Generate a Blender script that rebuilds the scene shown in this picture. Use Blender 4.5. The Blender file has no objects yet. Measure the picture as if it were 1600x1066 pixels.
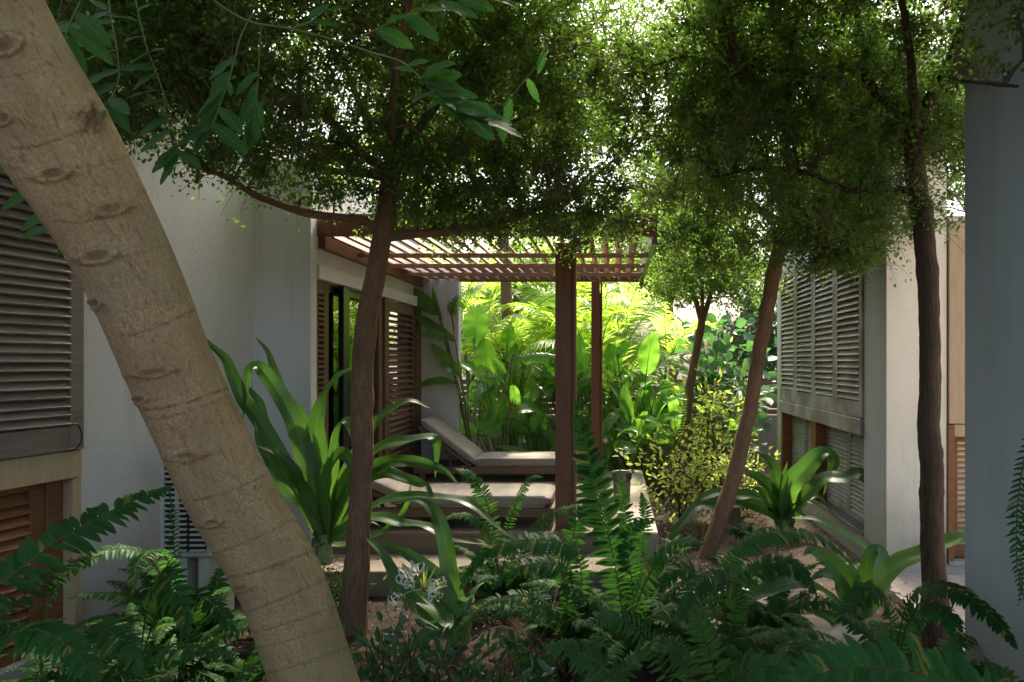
import bpy, math, random
import numpy as np
R = math.radians
sc = bpy.context.scene
COL = sc.collection
rng = np.random.default_rng(11)

# ------------------------------------------------------------------ camera, sky, sun, exposure
CX, CY, F, H = 960.0, 565.0, 1067.0, 1.75       # vanishing point, focal length (photo pixels), eye height
cam = bpy.data.cameras.new('camera'); co = bpy.data.objects.new('camera', cam); COL.objects.link(co)
co.location = (0, 0, H); co.rotation_euler = (R(90), 0, 0)
cam.sensor_width = 36; cam.lens = 24.0
cam.shift_x = -0.1; cam.shift_y = 0.02
cam.clip_start = 0.05; cam.clip_end = 2000
sc.camera = co
SUN_EL, SUN_AZ = 56.0, 5.0        # azimuth from +Y towards +X
w = bpy.data.worlds.new('World'); sc.world = w; w.use_nodes = True
nt = w.node_tree
sky = nt.nodes.new('ShaderNodeTexSky'); sky.sky_type = 'NISHITA'; sky.sun_disc = False
sky.sun_elevation = R(SUN_EL); sky.sun_rotation = R(SUN_AZ)
sky.air_density = 1.0; sky.dust_density = 7.0; sky.ozone_density = 1.0
bg = nt.nodes['Background']; bg.inputs['Strength'].default_value = 0.15
nt.links.new(sky.outputs[0], bg.inputs[0])
sl = bpy.data.lights.new('sun', 'SUN'); so = bpy.data.objects.new('sun', sl); COL.objects.link(so)
sl.energy = 3.5; sl.angle = R(5); sl.color = (1.0, 0.92, 0.74)
so.rotation_euler = (R(-(90 - SUN_EL)), 0, R(-SUN_AZ))   # the sun stands ahead of the camera
sc.view_settings.view_transform = 'Standard'; sc.view_settings.look = 'None'
sc.view_settings.exposure = 1.75; sc.view_settings.gamma = 1.0
cy = sc.cycles
cy.max_bounces = 10; cy.diffuse_bounces = 6; cy.glossy_bounces = 3; cy.transmission_bounces = 6
cy.sample_clamp_indirect = 6.0; cy.caustics_reflective = False; cy.caustics_refractive = False
cy.use_denoising = True; cy.use_adaptive_sampling = False

# ------------------------------------------------------------------ helpers
def P(x, y, Y): return np.array([(x - CX) / F * Y, Y, H - (y - CY) / F * Y])
def PP(l): return np.array([P(*q) for q in l])
def nrm(v): v = np.asarray(v, float); return v / (np.linalg.norm(v, axis=-1, keepdims=True) + 1e-9)

class MB:
    def __init__(s): s.v = []; s.f = []; s.a = []; s.n = 0
    def add(s, V, Fc, mi=0, A=None, smooth=True):
        V = np.asarray(V, float).reshape(-1, 3)
        s.v.append(V); s.f.append((np.asarray(Fc, int) + s.n, mi, smooth))
        s.a.append(np.zeros((len(V), 3)) if A is None else np.asarray(A, float).reshape(-1, 3)); s.n += len(V)
    def box(s, lo, hi, mi=0):
        lo, hi = np.minimum(lo, hi), np.maximum(lo, hi)
        s.obox(lo, (hi[0]-lo[0], 0, 0), (0, hi[1]-lo[1], 0), (0, 0, hi[2]-lo[2]), mi)
    def obox(s, o, a, b, c, mi=0):
        o, a, b, c = (np.asarray(q, float) for q in (o, a, b, c))
        V = [o, o+a, o+a+b, o+b, o+c, o+a+c, o+a+b+c, o+b+c]
        Fc = [[0,3,2,1],[4,5,6,7],[0,1,5,4],[1,2,6,5],[2,3,7,6],[3,0,4,7]]
        if np.dot(np.cross(a, b), c) < 0: Fc = [f[::-1] for f in Fc]
        s.add(V, Fc, mi, None, False)
    def build(s, name, mats, root=None, bevel=0):
        me = bpy.data.meshes.new(name)
        V = np.concatenate(s.v)
        if root is not None: V = V - world_loc(root)
        me.vertices.add(len(V)); me.vertices.foreach_set('co', V.astype(np.float32).ravel())
        li = np.concatenate([f.ravel() for f, _, _ in s.f])
        tot = np.concatenate([np.full(len(f), f.shape[1]) for f, _, _ in s.f])
        mi = np.concatenate([np.full(len(f), m) for f, m, _ in s.f])
        sm = np.concatenate([np.full(len(f), q) for f, _, q in s.f])
        me.loops.add(len(li)); me.loops.foreach_set('vertex_index', li.astype(np.int32))
        me.polygons.add(len(tot)); me.polygons.foreach_set('loop_start', (np.cumsum(tot) - tot).astype(np.int32))
        me.polygons.foreach_set('material_index', mi.astype(np.int32)); me.polygons.foreach_set('use_smooth', sm.astype(bool))
        at = me.attributes.new('uvw', 'FLOAT_VECTOR', 'POINT'); at.data.foreach_set('vector', np.concatenate(s.a).astype(np.float32).ravel())
        for m in (mats if isinstance(mats, (list, tuple)) else [mats]): me.materials.append(m)
        me.update(calc_edges=True); me.validate()
        o = bpy.data.objects.new(name, me); COL.objects.link(o)
        if root is not None: o.parent = root
        if bevel:
            b = o.modifiers.new('bevel', 'BEVEL'); b.width = bevel; b.segments = 3 if bevel > .012 else 1; b.limit_method = 'ANGLE'
            if bevel > .012:
                for p in me.polygons: p.use_smooth = True
        return o

def world_loc(o):
    p = np.zeros(3)
    while o is not None: p = p + np.array(o.location); o = o.parent
    return p
def thing(name, label, cat, loc, group=None):
    o = bpy.data.objects.new(name, None); COL.objects.link(o); o.empty_display_size = .1
    o.location = tuple(float(q) for q in loc); return tag(o, label, cat, group)
def tag(o, label, cat, group=None, kind=None):
    o['label'] = label; o['category'] = cat
    if group: o['group'] = group
    if kind: o['kind'] = kind
    return o
def struct(o): o['kind'] = 'structure'; return o

def cr(pts, n):                     # Catmull-Rom through the points (any number of columns)
    p = np.asarray(pts, float); p = np.vstack([2*p[0]-p[1], p, 2*p[-1]-p[-2]])
    k = len(p) - 3; t = np.linspace(0, k - 1e-6, n); i = t.astype(int); u = (t - i)[:, None]
    a, b, c, d = p[i], p[i+1], p[i+2], p[i+3]
    return .5*((2*b) + (c-a)*u + (2*a-5*b+4*c-d)*u**2 + (3*b-a-3*c+d)*u**3)
def grid_faces(n, m, close=False):
    i, j = np.meshgrid(np.arange(n-1), np.arange(m if close else m-1), indexing='ij')
    j2 = (j+1) % m
    return np.stack([i*m+j, i*m+j2, (i+1)*m+j2, (i+1)*m+j], -1).reshape(-1, 4)
def frames(p):
    t = nrm(np.gradient(p, axis=0)); a = np.array([0, 0, 1.]) if abs(t[0][2]) < .9 else np.array([0, -1., 0])
    s = np.zeros_like(p); s[0] = nrm(np.cross(t[0], a))
    for i in range(1, len(p)): s[i] = nrm(s[i-1] - t[i]*np.dot(s[i-1], t[i]))
    return t, s, np.cross(s, t)
def tube(mb, p, r, ns=8, mi=0, lump=0, cap=False):
    p = np.asarray(p, float); r = np.broadcast_to(np.asarray(r, float), (len(p),))
    t, s, b = frames(p); th = np.linspace(0, 2*np.pi, ns, endpoint=False)
    L = np.concatenate([[0], np.cumsum(np.linalg.norm(np.diff(p, axis=0), axis=1))])
    rr = r[:, None]*np.ones(ns)
    if lump:
        ph = rng.uniform(0, 6, 6)
        rr = rr*(1+lump*(np.sin(th*2+ph[0]+L[:, None]*4)*.5+np.sin(th*3+ph[1]-L[:, None]*7)*.35+np.sin(L[:, None]*17+ph[2]+th)*.4+.5*np.sin(L[:, None]*31+ph[3]-th*2)*.5))
    V = p[:, None]+(s[:, None]*np.cos(th)[:, None]+b[:, None]*np.sin(th)[:, None])*rr[..., None]
    A = np.stack(np.broadcast_arrays(np.cos(th)*r.mean(), np.sin(th)*r.mean(), L[:, None]), -1)
    mb.add(V, grid_faces(len(p), ns, True)[:, ::-1], mi, A)
    if cap: mb.add(np.vstack([V[-1], V[0][::-1]]), [list(range(ns))[::-1], list(range(ns, 2*ns))[::-1]], mi, None, False)
def tubes(mb, PT, r0, r1, ns=3, mi=0):   # many thin twigs at once: PT (T,K,3)
    T, K, _ = PT.shape
    if T == 0: return
    t = nrm(np.gradient(PT, axis=1)); h = rng.normal(size=(T, 1, 3)); s = nrm(np.cross(t, h)); b = np.cross(s, t)
    th = np.linspace(0, 2*np.pi, ns, endpoint=False); r = np.linspace(r0, r1, K)[None, :, None, None]
    V = PT[:, :, None]+(s[:, :, None]*np.cos(th)[:, None]+b[:, :, None]*np.sin(th)[:, None])*r
    g = grid_faces(K, ns, True); Fc = (np.arange(T)[:, None, None]*K*ns+g).reshape(-1, 4)
    mb.add(V.reshape(-1, 3), Fc, mi, None)
def blade(mb, sp, w, nh, fold=.15, cols=5, wav=0, wf=3, mi=0):
    n = len(sp); t = nrm(np.gradient(sp, axis=0)); side = nrm(np.cross(t, nh)); no = np.cross(side, t)
    c = np.linspace(-1, 1, cols); s = np.linspace(0, 1, n)[:, None]; W = np.asarray(w)[:, None]; ph = rng.uniform(0, 6)
    lift = fold*W*np.abs(c)
    if wav: lift = lift+wav*W*(np.sin(2*np.pi*wf*s+ph)*(c > 0)+np.sin(2*np.pi*wf*s*1.13+ph*2)*(c < 0))*c**2
    V = sp[:, None]+side[:, None]*(W*c)[..., None]+no[:, None]*lift[..., None]
    A = np.stack(np.broadcast_arrays(c*.5+.5, s, rng.uniform()), -1)
    mb.add(V, grid_faces(n, cols), mi, A)
def leaves(mb, pos, d, n, L, W, mi=0, six=False, fold=.25):
    N = len(pos); d = nrm(d); s = nrm(np.cross(d, n)); n = np.cross(s, d); L = np.broadcast_to(L, (N,))[:, None]; W = np.broadcast_to(W, (N,))[:, None]
    q = np.arange(N)[:, None, None]; A = rng.uniform(size=(N, 1, 3))
    if six:
        V = np.stack([pos, pos+d*L*.3+s*W*.85+n*W*fold, pos+d*L*.68+s*W*.8+n*W*fold-n*L*.03, pos+d*L-n*L*.12,
                      pos+d*L*.68-s*W*.8+n*W*fold-n*L*.03, pos+d*L*.3-s*W*.85+n*W*fold], 1)
        mb.add(V.reshape(-1, 3), (q*6+np.array([[0, 1, 2, 3], [0, 3, 4, 5]])).reshape(-1, 4), mi, np.repeat(A, 6, 1))
    else:
        V = np.stack([pos, pos+d*L*.6+s*W+n*W*fold, pos+d*L, pos+d*L*.6-s*W+n*W*fold], 1)
        mb.add(V.reshape(-1, 3), (q*4+np.array([[0, 1, 2, 3]])).reshape(-1, 4), mi, np.repeat(A, 4, 1), False)

# ------------------------------------------------------------------ materials
def new(name):
    m = bpy.data.materials.new(name); m.use_nodes = True; t = m.node_tree
    return m, t, t.nodes['Principled BSDF']
def nd(t, ty, ins=None, **kw):
    n = t.nodes.new(ty)
    for k, v in kw.items(): setattr(n, k, v)
    for k, v in (ins or {}).items():
        if hasattr(v, 'is_linked') or hasattr(v, 'links'): t.links.new(v, n.inputs[k])
        else: n.inputs[k].default_value = v
    return n
def c4(c): return (*c, 1) if len(c) == 3 else c
def mix(t, f, a, b, mode='MIX'):
    n = t.nodes.new('ShaderNodeMix'); n.data_type = 'RGBA'; n.blend_type = mode
    for k, v in ((0, f), (6, a), (7, b)):
        if hasattr(v, 'links'): t.links.new(v, n.inputs[k])
        else: n.inputs[k].default_value = v if k == 0 else c4(v)
    return n.outputs[2]
def noise(t, vec, scale, detail=4, rough=.55, dist=0):
    return nd(t, 'ShaderNodeTexNoise', {'Vector': vec, 'Scale': scale, 'Detail': detail, 'Roughness': rough, 'Distortion': dist}).outputs[0]
def ramp(t, f, lo, hi): return nd(t, 'ShaderNodeMapRange', {0: f, 1: lo, 2: hi}).outputs[0]
def pos(t, sc_=(1, 1, 1)):
    g = nd(t, 'ShaderNodeNewGeometry'); return nd(t, 'ShaderNodeMapping', {'Vector': g.outputs['Position'], 'Scale': sc_}).outputs[0]
def uvw(t, sc_=(1, 1, 1)):
    g = nd(t, 'ShaderNodeAttribute', attribute_name='uvw'); return nd(t, 'ShaderNodeMapping', {'Vector': g.outputs['Vector'], 'Scale': sc_}).outputs[0]
def bump(t, b, h, s, d=.01):
    n = nd(t, 'ShaderNodeBump', {'Height': h, 'Strength': s, 'Distance': d}); t.links.new(n.outputs[0], b.inputs['Normal']); return n
def island(t): return nd(t, 'ShaderNodeNewGeometry').outputs['Random Per Island']

def plaster(name, c, stain=(.30, .28, .22)):
    m, t, b = new(name)
    f = ramp(t, noise(t, pos(t, (1, 1, .35)), 1.3, 5), .42, .75)
    k = mix(t, f, c, tuple(q*.80 for q in c))
    st = ramp(t, noise(t, pos(t, (9, 9, .55)), 1.0, 5, .65), .54, .82)
    k = mix(t, nd(t, 'ShaderNodeMath', {0: st, 1: .42}, operation='MULTIPLY').outputs[0], k, stain)
    sp = ramp(t, noise(t, pos(t), 26, 3), .66, .8)
    k = mix(t, nd(t, 'ShaderNodeMath', {0: sp, 1: .25}, operation='MULTIPLY').outputs[0], k, stain)
    z = nd(t, 'ShaderNodeSeparateXYZ', {0: nd(t, 'ShaderNodeNewGeometry').outputs['Position']}).outputs[2]
    zn = nd(t, 'ShaderNodeMath', {0: z, 1: nd(t, 'ShaderNodeMath', {0: noise(t, pos(t), 5, 4), 1: .5}, operation='MULTIPLY').outputs[0]}, operation='SUBTRACT').outputs[0]
    k = mix(t, nd(t, 'ShaderNodeMapRange', {0: zn, 1: .55, 2: -.10, 3: 0, 4: .7}).outputs[0], k, stain)   # splash dirt at the foot
    t.links.new(k, b.inputs['Base Color']); b.inputs['Roughness'].default_value = .82
    tr_ = nd(t, 'ShaderNodeMath', {0: noise(t, pos(t), 60, 4), 1: noise(t, pos(t, (1, 1, 1.6)), 7, 3, .5, 1.2)}, operation='ADD').outputs[0]
    bump(t, b, tr_, .4, .006)
    return m
def wood(name, c1, c2, sc_=(6, 6, 60), rough=.6, grey=None):
    m, t, b = new(name)
    n = noise(t, pos(t, sc_), 1.0, 6, .65, .6)
    k = mix(t, ramp(t, n, .3, .7), c1, c2)
    k = mix(t, island(t), k, mix(t, 1.0, k, (.62, .62, .64), 'MULTIPLY'))
    if grey: k = mix(t, ramp(t, noise(t, pos(t, (2, 2, 2)), 1.6, 4), .4, .62), k, grey)
    t.links.new(k, b.inputs['Base Color']); b.inputs['Roughness'].default_value = rough
    b.inputs['Specular IOR Level'].default_value = .3
    bump(t, b, n, .5, .003); return m
def leafmat(name, c1, c2, tr=.35, rough=.38, tcol=None, scale=1.5, veins=0, base=None, spec=.45, old=None, spots=0, ov=.9):
    m, t, b = new(name)
    r = island(t)
    k = mix(t, r, c1, c2)
    oi = nd(t, 'ShaderNodeObjectInfo').outputs['Random']; k = mix(t, nd(t, 'ShaderNodeMapRange', {0: oi, 1: 0, 2: 1, 3: 0, 4: ov}).outputs[0], k, mix(t, 1.0, k, (.45, .55, .42), 'MULTIPLY'))
    k = mix(t, ramp(t, noise(t, pos(t), scale, 3), .35, .7), k, mix(t, 1.0, k, (.65, .78, .62), 'MULTIPLY'))
    if old:
        o = nd(t, 'ShaderNodeMath', {0: r, 1: .985}, operation='GREATER_THAN').outputs[0]; k = mix(t, o, k, old)
    u = nd(t, 'ShaderNodeSeparateXYZ', {0: uvw(t)})
    if spots:
        sp_ = ramp(t, noise(t, pos(t), 38, 4, .7), .66, .80); k = mix(t, nd(t, 'ShaderNodeMath', {0: sp_, 1: .7}, operation='MULTIPLY').outputs[0], k, (.16, .13, .05))
        ed_ = nd(t, 'ShaderNodeMapRange', {0: u.outputs[1], 1: .90, 2: 1.0, 3: 0, 4: .75}).outputs[0]; k = mix(t, nd(t, 'ShaderNodeMath', {0: ed_, 1: noise(t, pos(t), 9, 2)}, operation='MULTIPLY').outputs[0], k, (.26, .17, .07))
    if base: k = mix(t, nd(t, 'ShaderNodeMapRange', {0: u.outputs[1], 1: 0, 2: .45, 3: .9, 4: 0}).outputs[0], k, base)
    if veins:
        mid = nd(t, 'ShaderNodeMath', {0: nd(t, 'ShaderNodeMath', {0: u.outputs[0], 1: .5}, operation='SUBTRACT').outputs[0]}, operation='ABSOLUTE').outputs[0]
        k = mix(t, nd(t, 'ShaderNodeMapRange', {0: mid, 1: .0, 2: .05, 3: .45, 4: 0}).outputs[0], k, tuple(q*2.2+.02 for q in c2))
        wv = noise(t, uvw(t, (veins, .6, 3)), 1.0, 2)
        bump(t, b, wv, .35, .004)
        k = mix(t, ramp(t, wv, .35, .65), k, mix(t, 1.0, k, (.74, .8, .7), 'MULTIPLY'))
    else:
        bump(t, b, noise(t, pos(t), 90, 2), .15, .003)
    t.links.new(k, b.inputs['Base Color']); b.inputs['Roughness'].default_value = rough; b.inputs['Specular IOR Level'].default_value = spec
    tc = mix(t, 1.0, mix(t, .45, k, tcol or tuple(q*1.5 for q in c2)), (2.2, 2.3, 1.5), 'MULTIPLY')
    tl = nd(t, 'ShaderNodeBsdfTranslucent', {'Color': tc}); ms = nd(t, 'ShaderNodeMixShader', {0: tr, 1: b.outputs[0], 2: tl.outputs[0]})
    t.links.new(ms.outputs[0], t.nodes['Material Output'].inputs[0]); return m
def bark(name, c1, c2, sc_=(60, 60, 9), bs=.9, moss=None, fine=1.0):
    m, t, b = new(name)
    n = noise(t, uvw(t, sc_), 1.0, 5, .65, .5); n2 = noise(t, uvw(t, (7, 7, 3)), 1.0, 4)
    k = mix(t, ramp(t, n, .35, .68), c1, c2); k = mix(t, ramp(t, n2, .4, .65), k, tuple(.5*(a+q)*.8 for a, q in zip(c1, c2)))
    if moss: k = mix(t, nd(t, 'ShaderNodeMath', {0: ramp(t, noise(t, pos(t), 2.2, 5), .48, .68), 1: .5}, operation='MULTIPLY').outputs[0], k, moss)
    t.links.new(k, b.inputs['Base Color']); b.inputs['Roughness'].default_value = .85; b.inputs['Specular IOR Level'].default_value = .2
    bump(t, b, n, bs, .012*fine); return m
def plain(name, c, rough=.5, metal=0, bs=0, sc_=40):
    m, t, b = new(name); k = mix(t, ramp(t, noise(t, pos(t), sc_*.2, 4), .3, .7), c, tuple(q*.75 for q in c))
    t.links.new(k, b.inputs['Base Color']); b.inputs['Roughness'].default_value = rough; b.inputs['Metallic'].default_value = metal
    if bs: bump(t, b, noise(t, pos(t), sc_, 3), bs, .003)
    return m

WHITE = plaster('white_plaster', (.66, .67, .67)); WARMLIT = plaster('bounce_lit_plaster', (.86, .82, .64)); BLUESHADE = plaster('sky_shade_plaster', (.50, .545, .61))  # warm bounce and blue sky shade are put into the last two plasters
TEAKG = wood('weathered_grey_teak', (.40, .335, .27), (.25, .205, .165), (5, 5, 50), .7)
TEAKL = wood('silver_teak', (.42, .385, .36), (.27, .245, .225), (5, 5, 50), .7, (.36, .36, .37))
TEAKO = wood('orange_teak', (.42, .19, .08), (.26, .10, .04), (5, 5, 40), .5)
TEAKP = wood('pale_teak', (.82, .63, .38), (.66, .47, .26), (40, 40, 4), .55)
TEAKD = wood('brown_teak_door', (.26, .16, .10), (.16, .09, .055), (30, 30, 3), .55)
PERG = wood('red_brown_hardwood', (.34, .165, .085), (.22, .10, .052), (40, 40, 3), .5)
SLAT = wood('bounce_lit_hardwood', (.56, .38, .28), (.40, .24, .16), (40, 3, 40), .6)  # paler copy of the beam wood, bounced light put into its colour
LFR = wood('lounger_teak', (.33, .22, .15), (.22, .14, .10), (4, 40, 40), .6)
FAB = plain('taupe_cushion_fabric', (.37, .325, .285), .9, 0, .3, 220)
DARK = plain('black_aluminium_and_shade', (.012, .013, .014), .35, .0)  # also stands in for unlit rooms and the shade behind the grille
GREYM = plain('grey_metal', (.16, .17, .18), .35, .6)
ACM = plain('off_white_enamel', (.60, .57, .50), .45)
GLASS = plain('dark_glass', (.006, .008, .008), .02); GLASS.node_tree.nodes['Principled BSDF'].inputs['IOR'].default_value = 2.6
BARKL = bark('tan_bark', (.66, .49, .26), (.37, .26, .13), (150, 150, 95), 1.0, (.33, .30, .19))
BARKC = bark('red_brown_bark', (.31, .195, .115), (.14, .082, .047), (90, 90, 10), .9)
BARKR = bark('dark_brown_bark', (.15, .105, .068), (.055, .037, .022), (80, 80, 9), 1.0)
TWIG = plain('twig_bark', (.20, .13, .08), .9)
LSM = leafmat('small_tree_leaves', (.040, .088, .018), (.072, .135, .028), .43, .4, (.20, .32, .05), 2.2, old=(.25, .16, .05), ov=.15)
LBACK = leafmat('sunlit_tree_leaves', (.06, .12, .03), (.11, .18, .04), .5, .4, (.28, .42, .06), 2.2, ov=.15)
LCMP = leafmat('compound_leaves', (.036, .11, .030), (.065, .17, .040), .35, .5, None, 3, 14, spec=.25, old=(.20, .22, .04), ov=.15)
LLILY = leafmat('strap_lily_leaves', (.026, .092, .022), (.048, .14, .030), .28, .38, (.16, .34, .05), 1.2, 26, (.20, .30, .08), .5, spots=1)
LFERN = leafmat('fern_leaves', (.018, .082, .018), (.040, .135, .026), .33, .5, (.10, .24, .05), 2.5, old=(.20, .18, .04), spec=.18, spots=1)
LFERN2 = leafmat('broad_fern_leaves', (.030, .095, .030), (.045, .13, .036), .3, .4, (.12, .28, .05), 2.5, 10, spec=.2)
LHEL = leafmat('heliconia_leaves', (.045, .14, .028), (.11, .25, .045), .45, .3, (.26, .50, .06), 1.2, 8)
LPALM = leafmat('palm_leaves', (.18, .28, .06), (.28, .37, .085), .58, .4, (.42, .52, .10), 1.0)
LYEL = leafmat('yellow_shrub_leaves', (.26, .33, .09), (.40, .43, .14), .4, .45, (.5, .55, .10), 3, ov=.15)
LSEA = leafmat('round_leaves', (.030, .085, .045), (.05, .12, .055), .3, .4, (.12, .28, .08), 2, ov=.15)
LFIC = leafmat('glossy_shrub_leaves', (.022, .068, .026), (.038, .10, .032), .25, .24, (.10, .24, .05), 3, ov=.15)
STEM = plain('green_stems', (.12, .18, .05), .6); STEMD = plain('brown_stems', (.11, .06, .035), .8); DRY = plain('dry_straw', (.34, .22, .12), .9)
PETAL = plain('white_petals', (.80, .78, .68), .6)

# ------------------------------------------------------------------ ground, paths, deck
def ground():
    x = np.concatenate([[-300, -80, -30, -12], np.arange(-6, 6.01, .07), [12, 30, 80, 300]])
    y = np.concatenate([[-60, -20, -6, -1], np.arange(1, 12.6, .07), [16, 30, 80, 300, 900]])
    X, Y = np.meshgrid(x, y); Z = np.zeros_like(X)
    for k in range(26):
        a = rng.normal(size=2)*(2+k*.55); Z += .016/(1+k*.2)*np.sin(X*a[0]+Y*a[1]+rng.uniform(0, 6))
    Z -= .02; Z[(np.abs(X) > 8) | (Y > 13) | (Y < 0)] = -.02
    Z = np.where((X < .6) & (X > -4) & (Y > 4.9), -.03, np.where((X > 2.0) & (Y > 3.4), -.04, Z))
    m, t, b = new('dark_mulch_soil')
    n = noise(t, pos(t), 34, 6, .7); n2 = noise(t, pos(t), 3, 4)
    v = nd(t, 'ShaderNodeTexVoronoi', {'Vector': pos(t), 'Scale': 48.}).outputs['Color']
    k = mix(t, ramp(t, n, .35, .7), (.030, .020, .014), (.085, .055, .037)); k = mix(t, .35, k, mix(t, 1., v, (.17, .11, .07), 'MULTIPLY'))
    k = mix(t, ramp(t, n2, .4, .65), k, mix(t, 1., k, (.6, .55, .5), 'MULTIPLY'))
    t.links.new(k, b.inputs['Base Color']); b.inputs['Roughness'].default_value = .95; bump(t, b, n, 1.0, .03)
    mb = MB(); mb.add(np.stack([X, Y, Z], -1), grid_faces(len(y), len(x))); return struct(mb.build('ground', m))
ground()
CONC = plain('worn_concrete', (.36, .29, .23), .85, 0, .4, 60); PAVE = plain('pink_paving', (.60, .47, .38), .85, 0, .3, 50)
DECKW = wood('grey_deck_boards', (.40, .32, .26), (.27, .21, .165), (4, 40, 40), .75)
STONE = plain('pale_stone', (.42, .36, .30), .85, 0, .6, 30)
XW = -2.47
mb = MB(); mb.box((XW-.5, 5.66, -.1), (.099, 8.85, .300))
for k in range(16): mb.box((XW-.5, 5.65+k*.2, .3015), (.10, 5.65+k*.2+.194, .332+rng.normal()*.0008))
struct(mb.build('deck', DECKW, None, .003))
mb = MB(); mb.box((.102, 5.62, -.1), (.36, 8.86, .345)); struct(mb.build('deck_kerb', STONE, None, .012))
mb = MB(); mb.box((XW-.5, 5.17, -.1), (.10, 5.648, .161)); struct(mb.build('deck_step', CONC, None, .015))
mb = MB(); mb.box((2.10, 3.77, -.2), (9, 5.61, .012)); mb.box((2.26, -4, -.2), (9, 3.768, .012)); struct(mb.build('terrace', PAVE))  # second slab is unseen, added to bounce sun onto the end wall
def stone(c, a, b_):
    th = np.linspace(0, 2*np.pi, 22, endpoint=False); r = 1+.10*np.sin(th*3+c[0]*9)+.06*np.sin(th*5+c[1])+rng.normal(size=22)*.03
    o = np.stack([c[0]+a*np.cos(th)*r, c[1]+b_*np.sin(th)*r], -1); mb = MB()
    rings = [np.column_stack([c[:2]+(o-c[:2])*s, np.full(22, z)]) for s, z in ((1, -.06), (1, .035), (.965, .052), (.6, .056), (.02, .055))]
    mb.add(np.vstack(rings), grid_faces(5, 22, True)); struct(mb.build('stepping_stone', STONE))
for q in ((1150, 945, 4.95), (1262, 990, 4.35), (1075, 985, 4.3)):
    c = P(*q); stone(np.array([c[0], q[2]]), .36, .25)

# ------------------------------------------------------------------ shutters and buildings
UP = np.array([0, 0, 1.])
def frame_slats(root, name, o, u, n, W, Hh, st, rb, rt, ns, mf, ms, tilt=38, dep=.055, th=.010, mid=None, label=None, thick=.045):
    """louvred panel: o = lower corner on the outer face, u along, n outward"""
    o, u, n = (np.asarray(q, float) for q in (o, u, n)); mb = MB()
    for a, wd in [(0, st), (W-st, st)]+([(mid, st)] if mid else []): mb.obox(o+u*a-n*thick, u*wd, n*thick, UP*Hh)
    mb.obox(o+u*st-n*thick, u*(W-2*st), n*(thick-.002), UP*rb); mb.obox(o+u*st-n*thick+UP*(Hh-rt), u*(W-2*st), n*(thick-.002), UP*rt)
    fr = mb.build(name, mf, root, .003)
    if label: fr['label'] = label
    mb = MB(); z0, z1 = rb+.01, Hh-rt-.01; ca, sa = math.cos(R(tilt)), math.sin(R(tilt)); d = n*ca-UP*sa; e = n*sa+UP*ca
    for k in range(ns):
        z = z0+(k+.5)*(z1-z0)/ns
        c = o-n*(thick*.5)+UP*(z+rng.normal()*.0015)+u*(st-.004)-d*dep/2-e*th/2
        dd = nrm(d+e*rng.normal()*.025)
        mb.obox(c, u*(W-2*st+.008)+UP*rng.normal()*.0012, dd*dep, e*th)
    mb.build('slats', ms, fr)
    return fr
def quadbox(root, name, o, a, b, c, m, bev=.004, label=None):
    mb = MB(); mb.obox(o, a, b, c); q = mb.build(name, m, root, bev)
    if label: q['label'] = label
    return q

# left house: side wing, projecting pillar, door wall under the pergola, end wall
C0 = np.array([-2.94, 5.55, 0]); dv = nrm(np.array([-.159, -1.0, 0])); nv = np.array([-dv[1], dv[0], 0])*1.0   # along the wing towards us; outward normal
if nv[0] < 0: nv = -nv
house = thing('garden_house', 'white rendered house on the left with weathered louvred shutters and sliding door by the deck', 'house', (-3, 5.55, 0))
def wp(s, z, out=0): return C0+dv*s+UP*z+nv*out
def s_of(px): k = (px-CX)/F; return (k*C0[1]-C0[0])/(dv[0]-k*dv[1])
sj = s_of(121)                     # jamb of the wing's window
TOPZ = 3.40; WT = 4.25; mb = MB()
mb.obox(wp(-.35, -.2, -.35), dv*(sj+.35), UP*(WT+.2), nv*.35)                       # plain wall
mb.obox(wp(sj, -.2, -.35), dv*2.6, UP*.30, nv*.35); mb.obox(wp(sj, 2.86, -.35), dv*2.6, UP*(WT-2.86), nv*.349)
mb.obox(wp(sj+2.6, -.2, -.35), dv*3, UP*(WT+.2), nv*.35)
mb.box((XW-.55, 5.55, -.2), (XW, 5.67, TOPZ))                                          # pillar facing the garden
mb.box((XW-.30, 5.67, 2.56), (XW-.03, 8.70, TOPZ))                                     # wall over the doors
mb.box((XW-.30, 8.701, -.2), (-1.985, 8.85, TOPZ-.6))                                  # end wall
mb.build('wall', WHITE, house, .006)
mb = MB(); mb.obox(wp(-3, -.2, -3.4), dv*8, UP*3.5, nv*3.0); mb.box((-6, 5.69, -.2), (-2.9, 8.69, TOPZ-.1)); mb.build('dark_interior', DARK, house)
quadbox(house, 'lintel', (XW-.05, 5.672, 2.44), (.07, 0, 0), (0, 3.02, 0), (0, 0, .118), WHITE)
# upper shutter pair, standing proud of the wall
ZS = 1.235; Wd = .82
for k in range(3):
    frame_slats(house, 'shutter', wp(sj+.004+k*(Wd+.004), ZS, .05), dv, nv, Wd, 1.62, .085, .14, .12, 26, TEAKG, TEAKG, 46, .072, .012, label='weathered grey upper shutter' if k == 0 else None, thick=.05)
quadbox(house, 'window_head', wp(sj+.002, ZS-.165, -.02), dv*2.4, UP*.16, nv*.055, TEAKP)
quadbox(house, 'window_jamb', wp(sj+.002, .10, -.16), dv*.05, UP*(ZS-.27), nv*.19, TEAKP)
quadbox(house, 'window_reveal', wp(sj+.052, .10, -.16), dv*.10, UP*(ZS-.27), nv*.12, TEAKO)
for k in range(2):
    frame_slats(house, 'shutter', wp(sj+.153+k*.80, .101, -.05), dv, nv, .79, ZS-.272, .085, .09, .04, 14, TEAKO, TEAKO, 46, .074, .012, label='orange teak lower shutter set back in its frame' if k == 0 else None)
mb = MB(); c = wp(sj+.09, ZS+.075, .058)
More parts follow.
